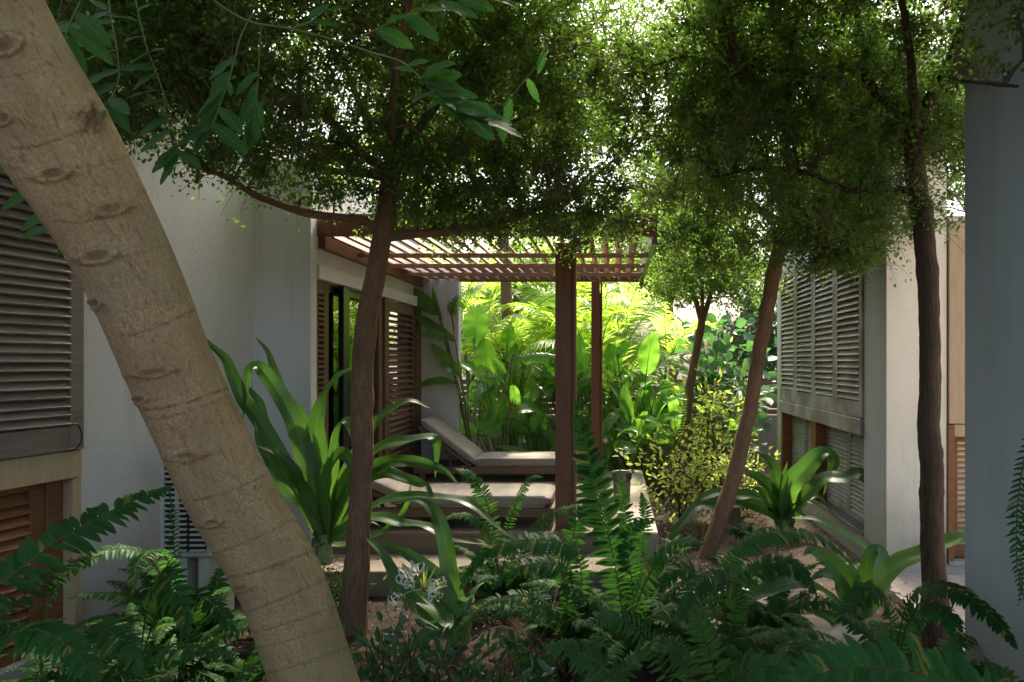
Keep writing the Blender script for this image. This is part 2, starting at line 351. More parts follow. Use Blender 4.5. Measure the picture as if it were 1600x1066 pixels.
tube(mb, cr([c+UP*.075, c+UP*.07+nv*.012-dv*.03, c+nv*.02-dv*.045, c-UP*.055+nv*.01-dv*.03, c-UP*.07+dv*.03], 20), .0045, 6); mb.build('cord_pull', DARK, house)
# sliding door and louvred doors below the pergola
zd0, zd1 = .336, 2.43; xd = XW-.06; E = np.array([1., 0, 0]); YV = np.array([0, 1., 0])
frame_slats(house, 'louvred_door', (xd+.03, 5.673, zd0), YV, E, .297, zd1-zd0, .09, .16, .10, 40, TEAKD, TEAKD, 8, .05, .02, label='narrow louvred door beside the pillar')
mb = MB(); mb.obox((xd-.04, 5.975, zd0), YV*1.20, UP*(zd1-zd0), -E*.02); gl = mb.build('sliding_door', GLASS, house); gl['label'] = 'dark reflecting sliding glass door'
mb = MB()
for y, wd, dx in ((5.975, .05, 0), (6.18, .10, .07), (6.30, .07, .05), (7.12, .07, 0)): mb.obox((xd-.04+dx, y, zd0), YV*wd, UP*(zd1-zd0), E*.05)
mb.obox((xd-.038, 6.03, zd1-.07), YV*1.1, UP*.068, E*.045); mb.obox((xd-.038, 6.03, zd0), YV*1.1, UP*.05, E*.045)
mb.build('door_frame', DARK, gl, .003)
mb = MB(); mb.obox((xd-.05, 7.192, zd0), YV*.12, UP*(zd1-zd0), E*.10); mb.obox((xd-.045, 7.314, zd0), YV*.10, UP*(zd1-zd0), E*.12); mb.build('door_post', TEAKD, house, .004)
mb = MB(); mb.obox((xd+.076, 7.36, 1.30), YV*.025, UP*.05, E*.006); mb.build('door_lock', GREYM, house)
frame_slats(house, 'louvred_door', (xd+.05, 7.416, zd0), YV, E, 1.08, zd1-zd0, .10, .20, .12, 26, TEAKD, TEAKD, 30, .075, .014, label='wide brown louvred door at the far end of the deck')
mb = MB(); mb.obox((xd-.04, 8.50, zd0), YV*.20, UP*(zd1-zd0), E*.11); mb.build('door_post', TEAKD, house, .004)

# air conditioner against the wing
ac = thing('air_conditioner', 'cream outdoor air conditioner with slatted grille half hidden behind the leaning trunk', 'air conditioner', (-2.5, 4.28, .52))
mb = MB(); mb.box((-2.83, 4.27, .52), (-2.52, 4.60, 1.152)); mb.build('casing', ACM, ac, .012)
mb = MB()
for x0, x1 in ((-2.80, -2.665), (-2.645, -2.55)):
    for k in range(17): mb.box((x0, 4.245, .565+k*.033), (x1, 4.268, .578+k*.033))
for x in (-2.815, -2.725, -2.315): mb.box((x-.012, 4.247, .54), (x+.012, 4.269, 1.13))
mb.build('grille', ACM, ac, .002)
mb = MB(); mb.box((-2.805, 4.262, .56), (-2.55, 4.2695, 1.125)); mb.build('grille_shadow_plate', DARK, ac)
for x in (-2.76, -2.62): mb = MB(); mb.box((x, 4.3, -.1), (x+.07, 4.58, .519)); mb.build('stand_leg', ACM, ac)

# right house with its shutter wall
XR = 2.23; rh = thing('shutter_house', 'pale house on the right with a grey louvred shutter wall and warmly lit end wall', 'house', (XR, 7, 0))
Y0, Y1 = 6.10, 9.10; TZ = 4.3; mb = MB()
mb.box((XR, 5.63, -.2), (XR+.4, Y0, TZ)); mb.box((XR, Y1, -.2), (XR+.4, 9.36, TZ)); mb.box((XR+.002, Y0, 2.90), (XR+.4, Y1, TZ-.002))
mb.box((XR, Y0, -.2), (XR+.4, Y1, .20)); mb.build('side_wall', BLUESHADE, rh, .004)
mb = MB(); mb.box((XR+.003, 5.60, -.2), (2.725, 5.628, TZ)); mb.box((3.60, 5.60, -.2), (7, 5.9, 2.95)); mb.box((2.725, 5.602, 2.9), (3.6, 5.9, 2.949)); mb.box((2.725, 5.602, -.2), (3.6, 5.9, .085)); mb.box((XR+.41, 5.64, -.2), (2.725, 5.9, TZ)); mb.build('end_wall', WARMLIT, rh)  # right part lowered to let sun onto the terrace slab
mb = MB(); mb.box((XR+.42, 6.0, -.2), (7, 9.36, 2.94)); mb.build('dark_interior', DARK, rh)
zs = 1.235
quadbox(rh, 'window_head', (XR-.03, Y0+.002, zs-.15), (.10, 0, 0), (0, (Y1-Y0)/2-.003, 0), (0, 0, .148), TEAKL); quadbox(rh, 'window_head', (XR-.03, Y0+(Y1-Y0)/2+.001, zs-.15), (.10, 0, 0), (0, (Y1-Y0)/2-.003, 0), (0, 0, .147), TEAKL)
for k in range(4):
    W = (Y1-Y0)/4; frame_slats(rh, 'shutter', (XR-.02, Y0+k*W+.003, zs+.003), YV, -E, W-.006, 1.655, .075, .15, .08, 24, TEAKL, TEAKL, 52, .072, .013, label='silvery upper shutter' if k == 0 else None)
for a, b_ in ((Y0+.01, 7.52), (7.70, Y1-.10)):
    W = (b_-a)/2
    for k in range(2): frame_slats(rh, 'shutter', (XR+.11, a+k*W+.002, .215), YV, -E, W-.004, zs-.37, .05, .06, .05, 17, TEAKL, TEAKL, 54, .066, .013, label='lower shutter set back below the rail' if k == 0 else None)
for y, wd in ((7.53, .16), (9.01, .085)): mb = MB(); mb.box((XR-.01, y, .202), (XR+.16, y+wd, zs-.152)); mb.build('window_post', TEAKO, rh, .004)
quadbox(rh, 'sill_track', (XR-.012, Y0+.004, .19), (.16, 0, 0), (0, Y1-Y0-.008, 0), (0, 0, .024), GREYM)
# the window in the warmly lit end wall
quadbox(rh, 'wood_panel', (2.735, 5.575, zs+.006), (.84, 0, 0), (0, .035, 0), (0, 0, 1.65), TEAKP)
fr = frame_slats(rh, 'shutter', (2.80, 5.68, .12), E, -YV, .80, zs-.20, .055, .10, .04, 19, TEAKO, TEAKP, 25, .060, .022, label='warm teak louvre lit beside the terrace')
quadbox(rh, 'window_jamb', (2.728, 5.58, .09), (.05, 0, 0), (0, .16, 0), (0, 0, zs-.092), TEAKO); quadbox(rh, 'window_head', (2.78, 5.582, zs-.10), (.80, 0, 0), (0, .15, 0), (0, 0, .10), TEAKP)
quadbox(rh, 'sill', (2.73, 5.56, .088), (.9, 0, 0), (0, .10, 0), (0, 0, .03), TEAKL)
# near pillar
pl = MB(); pl.box((1.93, .6, -.3), (2.25, 3.765, 4.6)); tag(pl.build('garden_wall', BLUESHADE, None, .006), 'rendered wall end in blue shade at the right edge of the picture', 'wall')

# ------------------------------------------------------------------ pergola
pg = thing('pergola', 'red brown hardwood pergola with a slatted roof over the deck', 'pergola', (-1, 7, .336))
for (x, y, w_) in ((-.497, 5.73, .172), (-.285, 8.42, .135)):
    mb = MB(); mb.box((x, y, .33), (x+w_*.78, y+w_, 2.75)); mb.box((x+w_*.78+.006, y+.012, .33), (x+w_, y+w_-.012, 2.749)); mb.box((x+w_*.7, y+.03, .33), (x+w_*.86, y+w_-.03, 2.6)); mb.build('post', PERG, pg, .004)
mb = MB(); mb.box((XW-.02, 5.70, 2.80), (.36, 5.75, 2.985)); mb.build('front_beam', PERG, pg, .004)
mb = MB(); mb.box((XW-.02, 8.72, 2.77), (.36, 8.77, 2.98)); mb.build('rear_beam', PERG, pg, .004)
mb = MB(); mb.box((XW-.025, 5.752, 2.70), (XW+.035, 8.718, 2.98)); mb.build('wall_plate', PERG, pg, .004)
mb = MB(); mb.box((.315, 5.752, 2.74), (.36, 8.718, 2.99)); mb.build('edge_beam', GREYM, pg, .004)
for y in (6.45, 7.15, 7.85): mb = MB(); mb.box((XW+.037, y, 2.735), (.313, y+.05, 2.775)); mb.build('purlin', SLAT, pg, .003)
mb = MB(); ns = 21
for k in range(ns):
    x = XW+.10+k*.128; a = R(50); d = np.array([-math.cos(a), 0, math.sin(a)]); e = np.array([math.sin(a), 0, math.cos(a)])
    mb.obox(np.array([x, 5.755, 2.78])+e*rng.normal()*.002, d*.085, (rng.normal()*.004, 2.95, 0), e*.022)
mb.build('roof_slats', SLAT, pg, .003)

# ------------------------------------------------------------------ sun loungers, bucket, stump, fence
def lounger(label, x_head, x_bend, x_foot, y, ang, blen):
    """head to the left; y = front long side"""
    W = .66; lo = thing('sun_lounger', label, 'sun lounger', (x_bend, y+W/2, .336), 'sun loungers on the deck'); zf = .43
    mb = MB()
    for yy in (y, y+W-.05): mb.box((x_head, yy, zf), (x_foot, yy+.05, zf+.075))
    for x in (x_head, x_bend-.1, x_foot-.05): mb.box((x, y+.052, zf+.005), (x+.05, y+W-.052, zf+.06))
    mb.build('frame', LFR, lo, .004)
    for x in (x_head+.06, x_foot-.14):
        for yy in (y+.008, y+W-.062): mb = MB(); mb.box((x, yy, .333), (x+.07, yy+.054, zf-.001)); mb.build('leg', LFR, lo, .003)
    mb = MB()
    n = 26; xs = np.linspace(x_bend+.01, x_foot-.02, n)
    cush(mb, np.column_stack([xs, np.full(n, y+W/2), np.full(n, zf+.078)]), UP, W-.03, .105); sc_ = mb.build('seat_cushion', FAB, lo); pb_ = MB()
    for zz in (.012, .095):
        for yy in (-1, 1): tube(pb_, np.column_stack([xs[1:-1], np.full(n-2, y+W/2+yy*(W/2-.017)), np.full(n-2, zf+.078+zz)]), .0045, 6)
    pb_.build('piping', FAB, sc_)
    d = np.array([-math.cos(R(ang)), 0, math.sin(R(ang))]); up = np.array([math.sin(R(ang)), 0, math.cos(R(ang))]); b0 = np.array([x_bend, y+W/2, zf+.075])
    mb = MB(); t = np.linspace(.0, blen, 18)[:, None]; cush(mb, b0+d*t+up*.03, up, W-.03, .095); mb.build('back_cushion', FAB, lo)
    mb = MB()
    for yy in (-W/2+.04, W/2-.08): mb.obox(b0+np.array([0, yy, 0])-up*.012, d*blen*.98, (0, .04, 0), up*.038)
    if ang > 20:
        pr = b0+d*blen*.55
        for yy in (-.2, .2): mb.obox(pr+np.array([0, yy, -.01]), np.array([.10, 0, zf+.05-pr[2]]), (0, .03, 0), (.03, 0, 0))
    mb.build('backrest_frame', LFR, lo, .003)
def cush(mb, c, up, W, T):
    n = len(c); q = 40; th = np.linspace(0, 2*np.pi, q, endpoint=False); ex = .22
    cx = np.sign(np.cos(th))*np.abs(np.cos(th))**ex*W/2; cz = np.sign(np.sin(th))*np.abs(np.sin(th))**.42*T/2
    t = nrm(np.gradient(c, axis=0)); side = nrm(np.cross(t, up)); s = np.linspace(-1, 1, n); e = (1-np.abs(s)**14*.55)[:, None]; e2 = (1-np.abs(s)**22*.12)[:, None]
    V = c[:, None]+side[:, None]*(cx*e2)[..., None]+np.asarray(up)*((cz*e)[..., None]+T/2)
    mb.add(V, grid_faces(n, q, True)); mb.add(np.vstack([V[0], V[-1]]), [list(range(q)), list(range(q, 2*q))[::-1]], 0, None, False)
lounger('sun lounger with grey cushion and raised backrest at the far end of the deck', -2.36, -1.70, -.33, 8.02, 37, .80)
lounger('sun lounger with grey cushion lying nearly flat at the front of the deck', -2.40, -1.80, -.52, 5.78, 24, .62)

bk = thing('metal_bucket', 'dark round metal bucket standing on the deck edge behind the tall fern', 'bucket', (.02, 6.9, .336))
mb = MB(); th = np.linspace(0, 2*np.pi, 40, endpoint=False)
prof = [(.07, .334), (.082, .335), (.092, .62), (.099, .63), (.098, .638), (.088, .63), (.08, .40), (.01, .38)]
mb.add(np.concatenate([np.stack([.075+r*np.cos(th), 6.9+r*np.sin(th), np.full(40, z)], -1) for r, z in prof]), grid_faces(len(prof), 40, True)); mb.build('body', GREYM, bk)
mb = MB(); tube(mb, cr([(-.022, 6.9, .62), (-.01, 6.86, .56), (.075, 6.795, .54), (.16, 6.86, .56), (.172, 6.9, .62)], 24), .006, 6); mb.build('handle', GREYM, bk)
mb = MB(); c = P(1145, 830, 7.2); tube(mb, cr([(c[0], 7.2, -.05), (c[0]+.01, 7.2, .10), (c[0]-.01, 7.2, .26), (c[0]+.02, 7.2, .34)], 16), [.10, .105]+[.095]*12+[.085, .08], 18, 0, .10, True); tag(mb.build('tree_stump', bark('pale_stump_bark', (.45, .36, .28), (.2, .14, .1))), 'short pale cut stump behind the slanting brown trunk', 'stump')

fn = thing('garden_fence', 'back garden fence of red brown slats on a low concrete wall', 'fence', (0, 12, 0))
mb = MB(); mb.box((-9, 12.0, -.2), (9, 12.15, .80)); mb.build('low_wall', CONC, fn)
mb = MB(); z = .82
while z < 1.45: mb.box((-9, 12.05, z), (9, 12.075, z+.085)); z += .105
mb.build('fence_slats', PERG, fn)
for x in np.arange(-8.8, 9, 1.6): mb = MB(); mb.box((x, 12.076, .80), (x+.07, 12.14, 1.5)); mb.build('post', PERG, fn)

# ------------------------------------------------------------------ plant builders
def arc(b, az, L, e0, curl, n=14, pw=1.3):
    e = R(e0)-R(curl)*np.linspace(0, 1, n)**pw; az = R(az); d = np.stack([np.cos(e)*np.sin(az), np.cos(e)*np.cos(az), np.sin(e)], -1)*(L/(n-1))
    return np.asarray(b)+np.vstack([[0, 0, 0], np.cumsum(d, 0)[:-1]])
def frond(mb, sp, nh, Lp, hw, npair, ang=18, droop=.3, mi=0, stem=1, rr=.004, s0=.12, curl=.0, end=.12, gap=.04, pb=.5, wav=.25):
    n = len(sp); t = nrm(np.gradient(sp, axis=0)); side = nrm(np.cross(t, nh)); no = np.cross(side, t)
    tube(mb, sp, np.linspace(rr, rr*.3, n), 5, stem)
    u = np.linspace(0, 1, 6); us = u[:, None]; wp_ = hw*np.array([.55, 1, .98, .86, .6, .03])
    for k, s in enumerate(np.linspace(s0, .995, npair)):
        i = s*(n-1); a = int(min(i, n-2)); f = i-a
        p = sp[a]*(1-f)+sp[a+1]*f; tt, ss, nn = t[a]*(1-f)+t[a+1]*f, side[a]*(1-f)+side[a+1]*f, no[a]*(1-f)+no[a+1]*f
        q = (s-s0)/(1-s0); pr = max(end, (pb+(1-pb)*min(q/.25, 1))*(1-max(0, (q-.35)/.65)**1.7*(1-end)))
        for sg in (-1, 1):
            if rng.uniform() < gap: continue
            A = R(ang+rng.normal()*8+q*22); L = Lp*pr*rng.uniform(.74, 1.1); d = ss*sg*math.cos(A)+tt*math.sin(A)
            q_ = p+tt*(.35*sg*hw)+d*(us*L)+(-nn*.35-np.array([0, 0, 1])*.65)*(droop*L*us**2*rng.uniform(.6, 1.4))+tt*(curl*L*us**2)
            blade(mb, q_, wp_*(.55+.45*pr), nn+np.array(rng.normal(size=3))*.16, .22, 3, wav, 2, mi)
def strap_w(n, W, base=.62, tip=1.9): s = np.linspace(0, 1, n); return W*(base+(1-base)*np.sin(np.minimum(s/.4, 1)*np.pi/2))*np.maximum(1-s**tip, .012)**.75
def smooth_hull(pts, n): return cr(np.asarray(pts, float), n)
def crown(name, label, cat, base, limbs, blobs, trunkmat, leafm, n=(70, 420, 4200), lpt=13, ls=.032, lw=.32, group=None, lumps=.06, seg=(.0, .013, .0075, .0028), six=False, spread=.055, upb=.9):
    root = thing(name, label, cat, base, group); tb = MB()
    nodes = []
    for k, (pts, r0, r1) in enumerate(limbs):
        c = np.asarray(pts, float); Ln = np.linalg.norm(np.diff(c, axis=0), axis=1).sum(); m = max(8, int(Ln/.035)); q = cr(c, m)
        q[1:-1] += np.cumsum(rng.normal(size=(m-2, 3)), 0)*.0018*min(1, r0*20)*(np.sin(np.linspace(0, np.pi, m))[1:-1, None])
        Lq = np.linspace(0, Ln, m); rr = np.linspace(r0, r1, m)*(1+(.55*np.exp(-Lq/.10)+.25*np.exp(-Lq/.3) if k == 0 else 0)); rr = rr*(1+sum(.10*rng.uniform(.4, 1.2)*np.exp(-((Lq-x)/.045)**2) for x in rng.uniform(0, Ln, 6)))
        tube(tb, q, rr, 18 if r0 > .05 else 8, 0, lumps)
        nodes.append(q[::2] if k else q[int(m*.72)::2])
    nodes = np.vstack(nodes); vol = np.array([b[1][0]*b[1][1]*b[1][2]*(b[2] if len(b) > 2 else 1) for b in blobs]); vol /= vol.sum()
    def sample(N, sh):
        i = rng.choice(len(blobs), N, p=vol); c = np.array([b[0] for b in blobs])[i]; r = np.array([b[1] for b in blobs])[i]
        return c+nrm(rng.normal(size=(N, 3)))*r*(rng.uniform(size=(N, 1))**(sh))
    cb = MB()
    for lv, N in enumerate(n):
        T = sample(N, .45 if lv < 2 else .40)
        if lv == 2:                                     # clump the leafy tips so that the sky shows between them
            cl = sample(max(8, N//24), .45); k = rng.choice(len(cl), N); T = np.where(rng.uniform(size=(N, 1)) < .72, cl[k]+rng.normal(size=(N, 3))*np.array([.25, .25, .055]), T)
        best = np.empty(N, int)
        for a in range(0, N, 500):
            D = np.linalg.norm(T[a:a+500, None]-nodes[None], axis=2); best[a:a+500] = D.argmin(1)
        p0 = nodes[best]; K = (9, 7, 6)[lv]; u = np.linspace(0, 1, K)[None, :, None]; d = (T-p0)[:, None]; L = np.linalg.norm(d, axis=2, keepdims=True)
        jit = np.cumsum(rng.normal(size=(N, K, 3)), 1)*.035*L; jit -= jit[:, :1]; path = p0[:, None]+d*u+jit*np.sin(u*np.pi*.5)+np.array([0, 0, 1.])*(.18*L*np.sin(u*np.pi))
        tubes(tb if lv < 2 else cb, path, seg[lv+1], seg[lv+1]*.5, 5 if lv == 0 else 3, 0 if lv < 2 else 1)
        if lv < 2: nodes = np.vstack([nodes, path[:, 1:].reshape(-1, 3)])
        else:
            m = rng.integers(0, K-1, (N, lpt))+1; pp = path[np.arange(N)[:, None], m]; dd = path[np.arange(N)[:, None], m]-path[np.arange(N)[:, None], m-1]
            q = (pp+rng.normal(size=pp.shape)*spread*.45).reshape(-1, 3); d = nrm(nrm(dd).reshape(-1, 3)*.6+rng.normal(size=q.shape)*.75+np.array([0, 0, -.12]))
            leaves(cb, q, d, nrm(rng.normal(size=q.shape)*.5+np.array([0, 0, upb])), ls*rng.uniform(.6, 1.25, len(q)), ls*lw*rng.uniform(.7, 1.2, len(q)), 0, six)
    tb.build('trunk', trunkmat, root); cb.build('crown', [leafm, TWIG], root); return root
def rel(x, y, z): return (x, y, H+z)

# ------------------------------------------------------------------ the leaning trunk
YS = [(-45, 0, 1.75, 102), (20, 110, 1.80, 97), (94, 228, 1.86, 91), (180, 380, 1.95, 78), (260, 560, 2.05, 71), (345, 740, 2.16, 69), (436, 906, 2.26, 66.5), (491, 1066, 2.34, 66), (530, 1210, 2.38, 70), (556, 1360, 2.40, 78)]
YS = [(-330, -480, 1.45, 105), (-190, -240, 1.6, 104)]+YS
lt = thing('leaning_tree', 'thick pale tan trunk leaning across the left of the picture with eye shaped scars', 'tree', P(560, 1343, 2.4))
c = cr([list(P(x, y, Y))+[wd*Y/F*.885] for x, y, Y, wd in YS], 760); pth, rad = c[::-1, :3], c[::-1, 3]
NS = 240; t_, s_, b_ = frames(pth); th = np.linspace(0, 2*np.pi, NS, endpoint=False)
Ls = np.concatenate([[0], np.cumsum(np.linalg.norm(np.diff(pth, axis=0), axis=1))])
nor = s_[:, None]*np.cos(th)[:, None]+b_[:, None]*np.sin(th)[:, None]
V = pth[:, None]+nor*rad[:, None, None]
vx = CX+V[..., 0]/V[..., 1]*F; vy = CY-(V[..., 2]-H)/V[..., 1]*F; front = np.einsum('ijk,ijk->ij', nor, nrm(np.array([0, 0, H])-V)) > -.05
disp = .003*np.sin(th*2+Ls[:, None]*3)+.0025*np.sin(th*3-Ls[:, None]*5+1)+.0016*np.sin(Ls[:, None]*13+th); wear = np.zeros_like(disp)
for kx, ky, ka, kb, dp in [(a_, b_2, c_*.78, d_*.8, e_) for a_, b_2, c_, d_, e_ in [(82, 272, 30, 12, 1), (172, 326, 30, 12, .9), (152, 400, 32, 13, 1), (146, 475, 15, 10, .8), (240, 581, 33, 8, .8), (218, 625, 16, 8, .7), (292, 712, 30, 8, .8), (333, 816, 16, 7, .8), (378, 918, 18, 6, .6), (8, 70, 26, 18, 1.1), (3, 185, 16, 12, .9), (400, 760, 6, 4, .5), (430, 882, 5, 4, .5), (262, 470, 8, 5, .5)]]:
    dx, dy = vx-kx, vy-ky; dy = dy+dx*.12; d = np.sqrt((dx/ka)**2+(dy/kb)**2); f = front*dp
    lid = np.exp(-((d-1.05)/.28)**2); disp += f*(.0065*lid-.0040*np.exp(-(d/.6)**4)+.003*np.exp(-((d-.3)/.14)**2)+.003*np.exp(-(d/2.2)**2)); wear = np.maximum(wear, f*(.6*np.exp(-(d/.75)**4)+.35*np.exp(-((d-1.4)/.2)**2)))
    wing = np.exp(-(dy/(kb*.45))**2)*np.exp(-((np.abs(dx)-ka*1.35)/(ka*.7))**2); disp += f*.0045*wing
dx, dy = vx-138, vy-186; d = np.sqrt((dx/24)**2+(dy/24)**2)+.18*np.sin(np.arctan2(dy, dx)*5)            # torn brown wound
disp += front*np.exp(-(d/1.0)**4)*(.010+.007*np.sin(vx*.42+1.5*np.sin(vy*.21))*np.sin(vy*.11+vx*.13)+.003*np.sin(vx*1.1+vy*.3)); wear = np.maximum(wear, front*np.exp(-(d/.85)**3)*(.72+.2*np.sin(vx*.9+2*np.sin(vy*.4))))
for xl, yl, xr, yr, dp in [(28, 232, 120, 206, 1), (95, 345, 150, 342, .8), (150, 342, 222, 300, .8), (62, 275, 30, 262, .6), (110, 262, 195, 245, .5), (205, 522, 305, 482, 1), (236, 640, 355, 606, 1.2), (240, 655, 358, 618, .7), (270, 712, 320, 705, .5), (315, 780, 428, 735, 1), (345, 862, 455, 812, .9), (372, 900, 482, 862, .9), (385, 955, 505, 905, .9), (400, 985, 520, 948, .8), (405, 1010, 530, 975, .6), (420, 1050, 545, 1010, .8), (100, 395, 125, 405, .6), (180, 400, 250, 385, .5), (0, 120, 70, 100, .5)]:
    u = np.clip((vx-xl)/(xr-xl), 0, 1); ly = yl+(yr-yl)*u+4*np.sin(u*np.pi); dd = vy-ly; inx = (vx > min(xl, xr)-14)*(vx < max(xl, xr)+14)*front*dp
    disp += inx*(.0016*np.exp(-((dd+3.5)/3.5)**2)-.0012*np.exp(-((dd-1.5)/1.6)**2)); wear = np.maximum(wear, inx*.55*np.exp(-((dd-1.0)/1.1)**2))
V = V+nor*disp[..., None]
mb = MB(); mb.add(V, grid_faces(len(pth), NS, True)[:, ::-1], 0, np.stack(np.broadcast_arrays(np.cos(th)*.13, np.sin(th)*.13, Ls[:, None]), -1))
tk = mb.build('trunk', BARKL, lt)
at = tk.data.attributes.new('wear', 'FLOAT', 'POINT'); at.data.foreach_set('value', wear.astype(np.float32).ravel())
t = BARKL.node_tree; b = t.nodes['Principled BSDF']; ln = b.inputs['Base Color'].links[0].from_socket
fi = ramp(t, noise(t, uvw(t, (105, 105, 24)), 1.0, 5, .6, .8), .53, .70)                     # long fine fissures
k = mix(t, nd(t, 'ShaderNodeMath', {0: fi, 1: .6}, operation='MULTIPLY').outputs[0], ln, (.17, .10, .06))
zl = nd(t, 'ShaderNodeSeparateXYZ', {0: uvw(t)}).outputs[2]; zl = nd(t, 'ShaderNodeMath', {0: zl, 1: noise(t, pos(t), 4, 4)}, operation='ADD').outputs[0]
k = mix(t, nd(t, 'ShaderNodeMapRange', {0: zl, 1: 2.0, 2: .8, 3: 0, 4: .55}).outputs[0], k, (.40, .34, .13))   # olive algae on the lower trunk
k = mix(t, nd(t, 'ShaderNodeMath', {0: ramp(t, noise(t, pos(t), 9, 5, .7), .60, .70), 1: .35}, operation='MULTIPLY').outputs[0], k, (.50, .50, .42))   # pale lichen
k = mix(t, nd(t, 'ShaderNodeAttribute', attribute_name='wear').outputs['Fac'], k, (.12, .068, .04)); t.links.new(k, b.inputs['Base Color'])
# its compound leaves: sprays of toothed leaflets
def leaflet(mb, p, d, L, hw, nh):
    n = 13; u = np.linspace(0, 1, n); d = nrm(d); sp = np.asarray(p)+d*(u[:, None]*L)+np.array([0, 0, -1])*(u[:, None]**2*L*.16)
    L *= 1.12; hw *= 1.15; wd = hw*np.sin(np.pi*np.clip(u*.94+.05, 0, 1))**.75*(1+.07*np.where(np.arange(n) % 2, 1, -1)); wd[-1] = .0008; blade(mb, sp, wd, nh, .16, 7, .10, 2, 0)
def spray(pts, lf, L, hw, nh=(0, -.75, .55), rr=.0035):
    """rachis through pts; lf = leaflets (s along rachis, direction in the picture in degrees, length factor)"""
    mb = MB(); sp = cr(PP(pts), 30); tube(mb, sp, np.linspace(rr, rr*.45, 30), 6, 1)
    for s, a, q in lf:
        a += rng.normal()*6; d = np.array([math.cos(R(a)), rng.normal()*.25-.05, math.sin(R(a))]); leaflet(mb, sp[int(s*29)], d, L*q*rng.uniform(.92, 1.08), hw*q, np.array(nh)+rng.normal(size=3)*.22)
    mb.build('leaf_spray', [LCMP, STEM], lt)
spray([(168, -40, 2.3), (172, 20, 2.28), (182, 75, 2.26), (184, 130, 2.25), (160, 170, 2.2)], [(.25, 195, 1), (.33, 192, 1.2), (.42, 195, 1.15), (.55, 198, 1), (.66, 195, .95), (.76, 190, .8), (.9, 330, .9), (.95, 310, .9), (.98, 280, .7)], .125, .021)
spray([(203, -60, 2.4), (214, 10, 2.4), (228, 70, 2.4), (250, 130, 2.42), (270, 190, 2.45)], [(.30, 10, .8), (.36, 172, .9), (.47, 175, 1), (.56, 10, .6), (.57, 185, .95), (.66, 190, .9), (.72, 195, .95), (.80, 197, .9), (.88, 190, .95), (.97, 220, 1)], .125, .019)
spray([(140, -60, 2.15), (130, -10, 2.1), (112, 30, 2.05), (100, 62, 2.0)], [(.4, 340, 1), (.6, 330, 1), (.75, 200, .8), (.8, 325, 1.1), (.95, 300, 1)], .13, .022)
spray([(395, 20, 2.6), (375, 60, 2.6), (362, 110, 2.58), (345, 160, 2.55), (330, 200, 2.5)], [(.42, 205, .9), (.55, 225, 1.15), (.63, 218, 1.2), (.62, 305, .5), (.72, 232, 1.1), (.80, 222, 1.25), (.82, 318, 1.1), (.9, 240, 1), (.97, 330, 1.1), (.99, 215, 1.1)], .125, .022)
spray([(408, 40, 2.7), (405, 90, 2.7), (402, 140, 2.66), (398, 190, 2.62)], [(.5, 232, .9), (.62, 235, 1.1), (.72, 240, 1.2), (.8, 300, .7), (.88, 248, 1.2), (.99, 250, .9), (.99, 285, .9)], .125, .02)
spray([(255, 150, 2.5), (262, 190, 2.5), (275, 220, 2.5), (280, 245, 2.5)], [(.5, 215, 1), (.7, 220, 1.1), (.85, 212, 1), (.9, 330, .9), (.98, 225, 1.1), (.99, 260, .8)], .12, .02)
spray([(-10, 160, 2.6), (20, 230, 2.6), (55, 300, 2.55), (95, 345, 2.5), (120, 372, 2.5)], [(.2, 200, 1), (.35, 190, 1), (.5, 205, 1), (.55, 150, .7), (.66, 205, 1.05), (.8, 207, 1.05), (.9, 250, 1), (.97, 290, .8), (.99, 240, .8), (.3, 330, .9)], .125, .021)
spray([(300, -30, 2.5), (340, 5, 2.5), (390, 34, 2.5), (455, 45, 2.48), (520, 62, 2.45), (580, 82, 2.4), (630, 98, 2.38), (662, 128, 2.36), (700, 165, 2.35), (770, 195, 2.33)],
      [(.74, 165, .4), (.72, 20, .5), (.76, 352, .9), (.78, 12, 1.0), (.80, 345, 1.0), (.82, 5, .95), (.84, 335, 1.1), (.85, 200, .5), (.86, 355, 1.0), (.88, 340, 1.05), (.89, 215, .35), (.9, 350, .95), (.92, 325, .9), (.93, 5, .95), (.95, 335, .9), (.97, 350, .8), (.99, 340, .9)], .165, .029, (0, -.75, .6), .005)
spray([(455, 45, 2.48), (490, 30, 2.5), (520, 0, 2.52), (540, -40, 2.55)], [(.3, 350, .8), (.5, 10, .9), (.6, 200, .7), (.75, 345, 1), (.9, 15, 1), (.8, 190, .8)], .13, .022)
spray([(560, 60, 2.6), (600, 40, 2.6), (640, 20, 2.6), (700, 0, 2.6), (760, -20, 2.6)], [(.2, 340, 1), (.3, 20, 1), (.45, 345, 1), (.55, 15, 1), (.7, 335, 1.1), (.8, 355, 1.1), (.95, 345, 1)], .15, .026)
spray([(860, 60, 2.9), (840, 100, 2.9), (800, 150, 2.9), (770, 190, 2.9)], [(.2, 250, .8), (.5, 300, .9), (.7, 260, 1), (.9, 280, 1), (.99, 230, .8)], .12, .018)
# unseen crown of the leaning tree, widened over the camera to shade the foreground
cb = MB(); N = 7000; q = np.array([-.6, .8, 4.7])+nrm(rng.normal(size=(N, 3)))*np.array([2.3, 1.6, .6])*rng.uniform(size=(N, 1))**.4
leaves(cb, q, rng.normal(size=(N, 3))+np.array([0, 0, -.5]), nrm(rng.normal(size=(N, 3))*.5+np.array([0, 0, 1])), .15*rng.uniform(.7, 1.2, N), .028, 0, True); cb.build('crown', LCMP, lt)

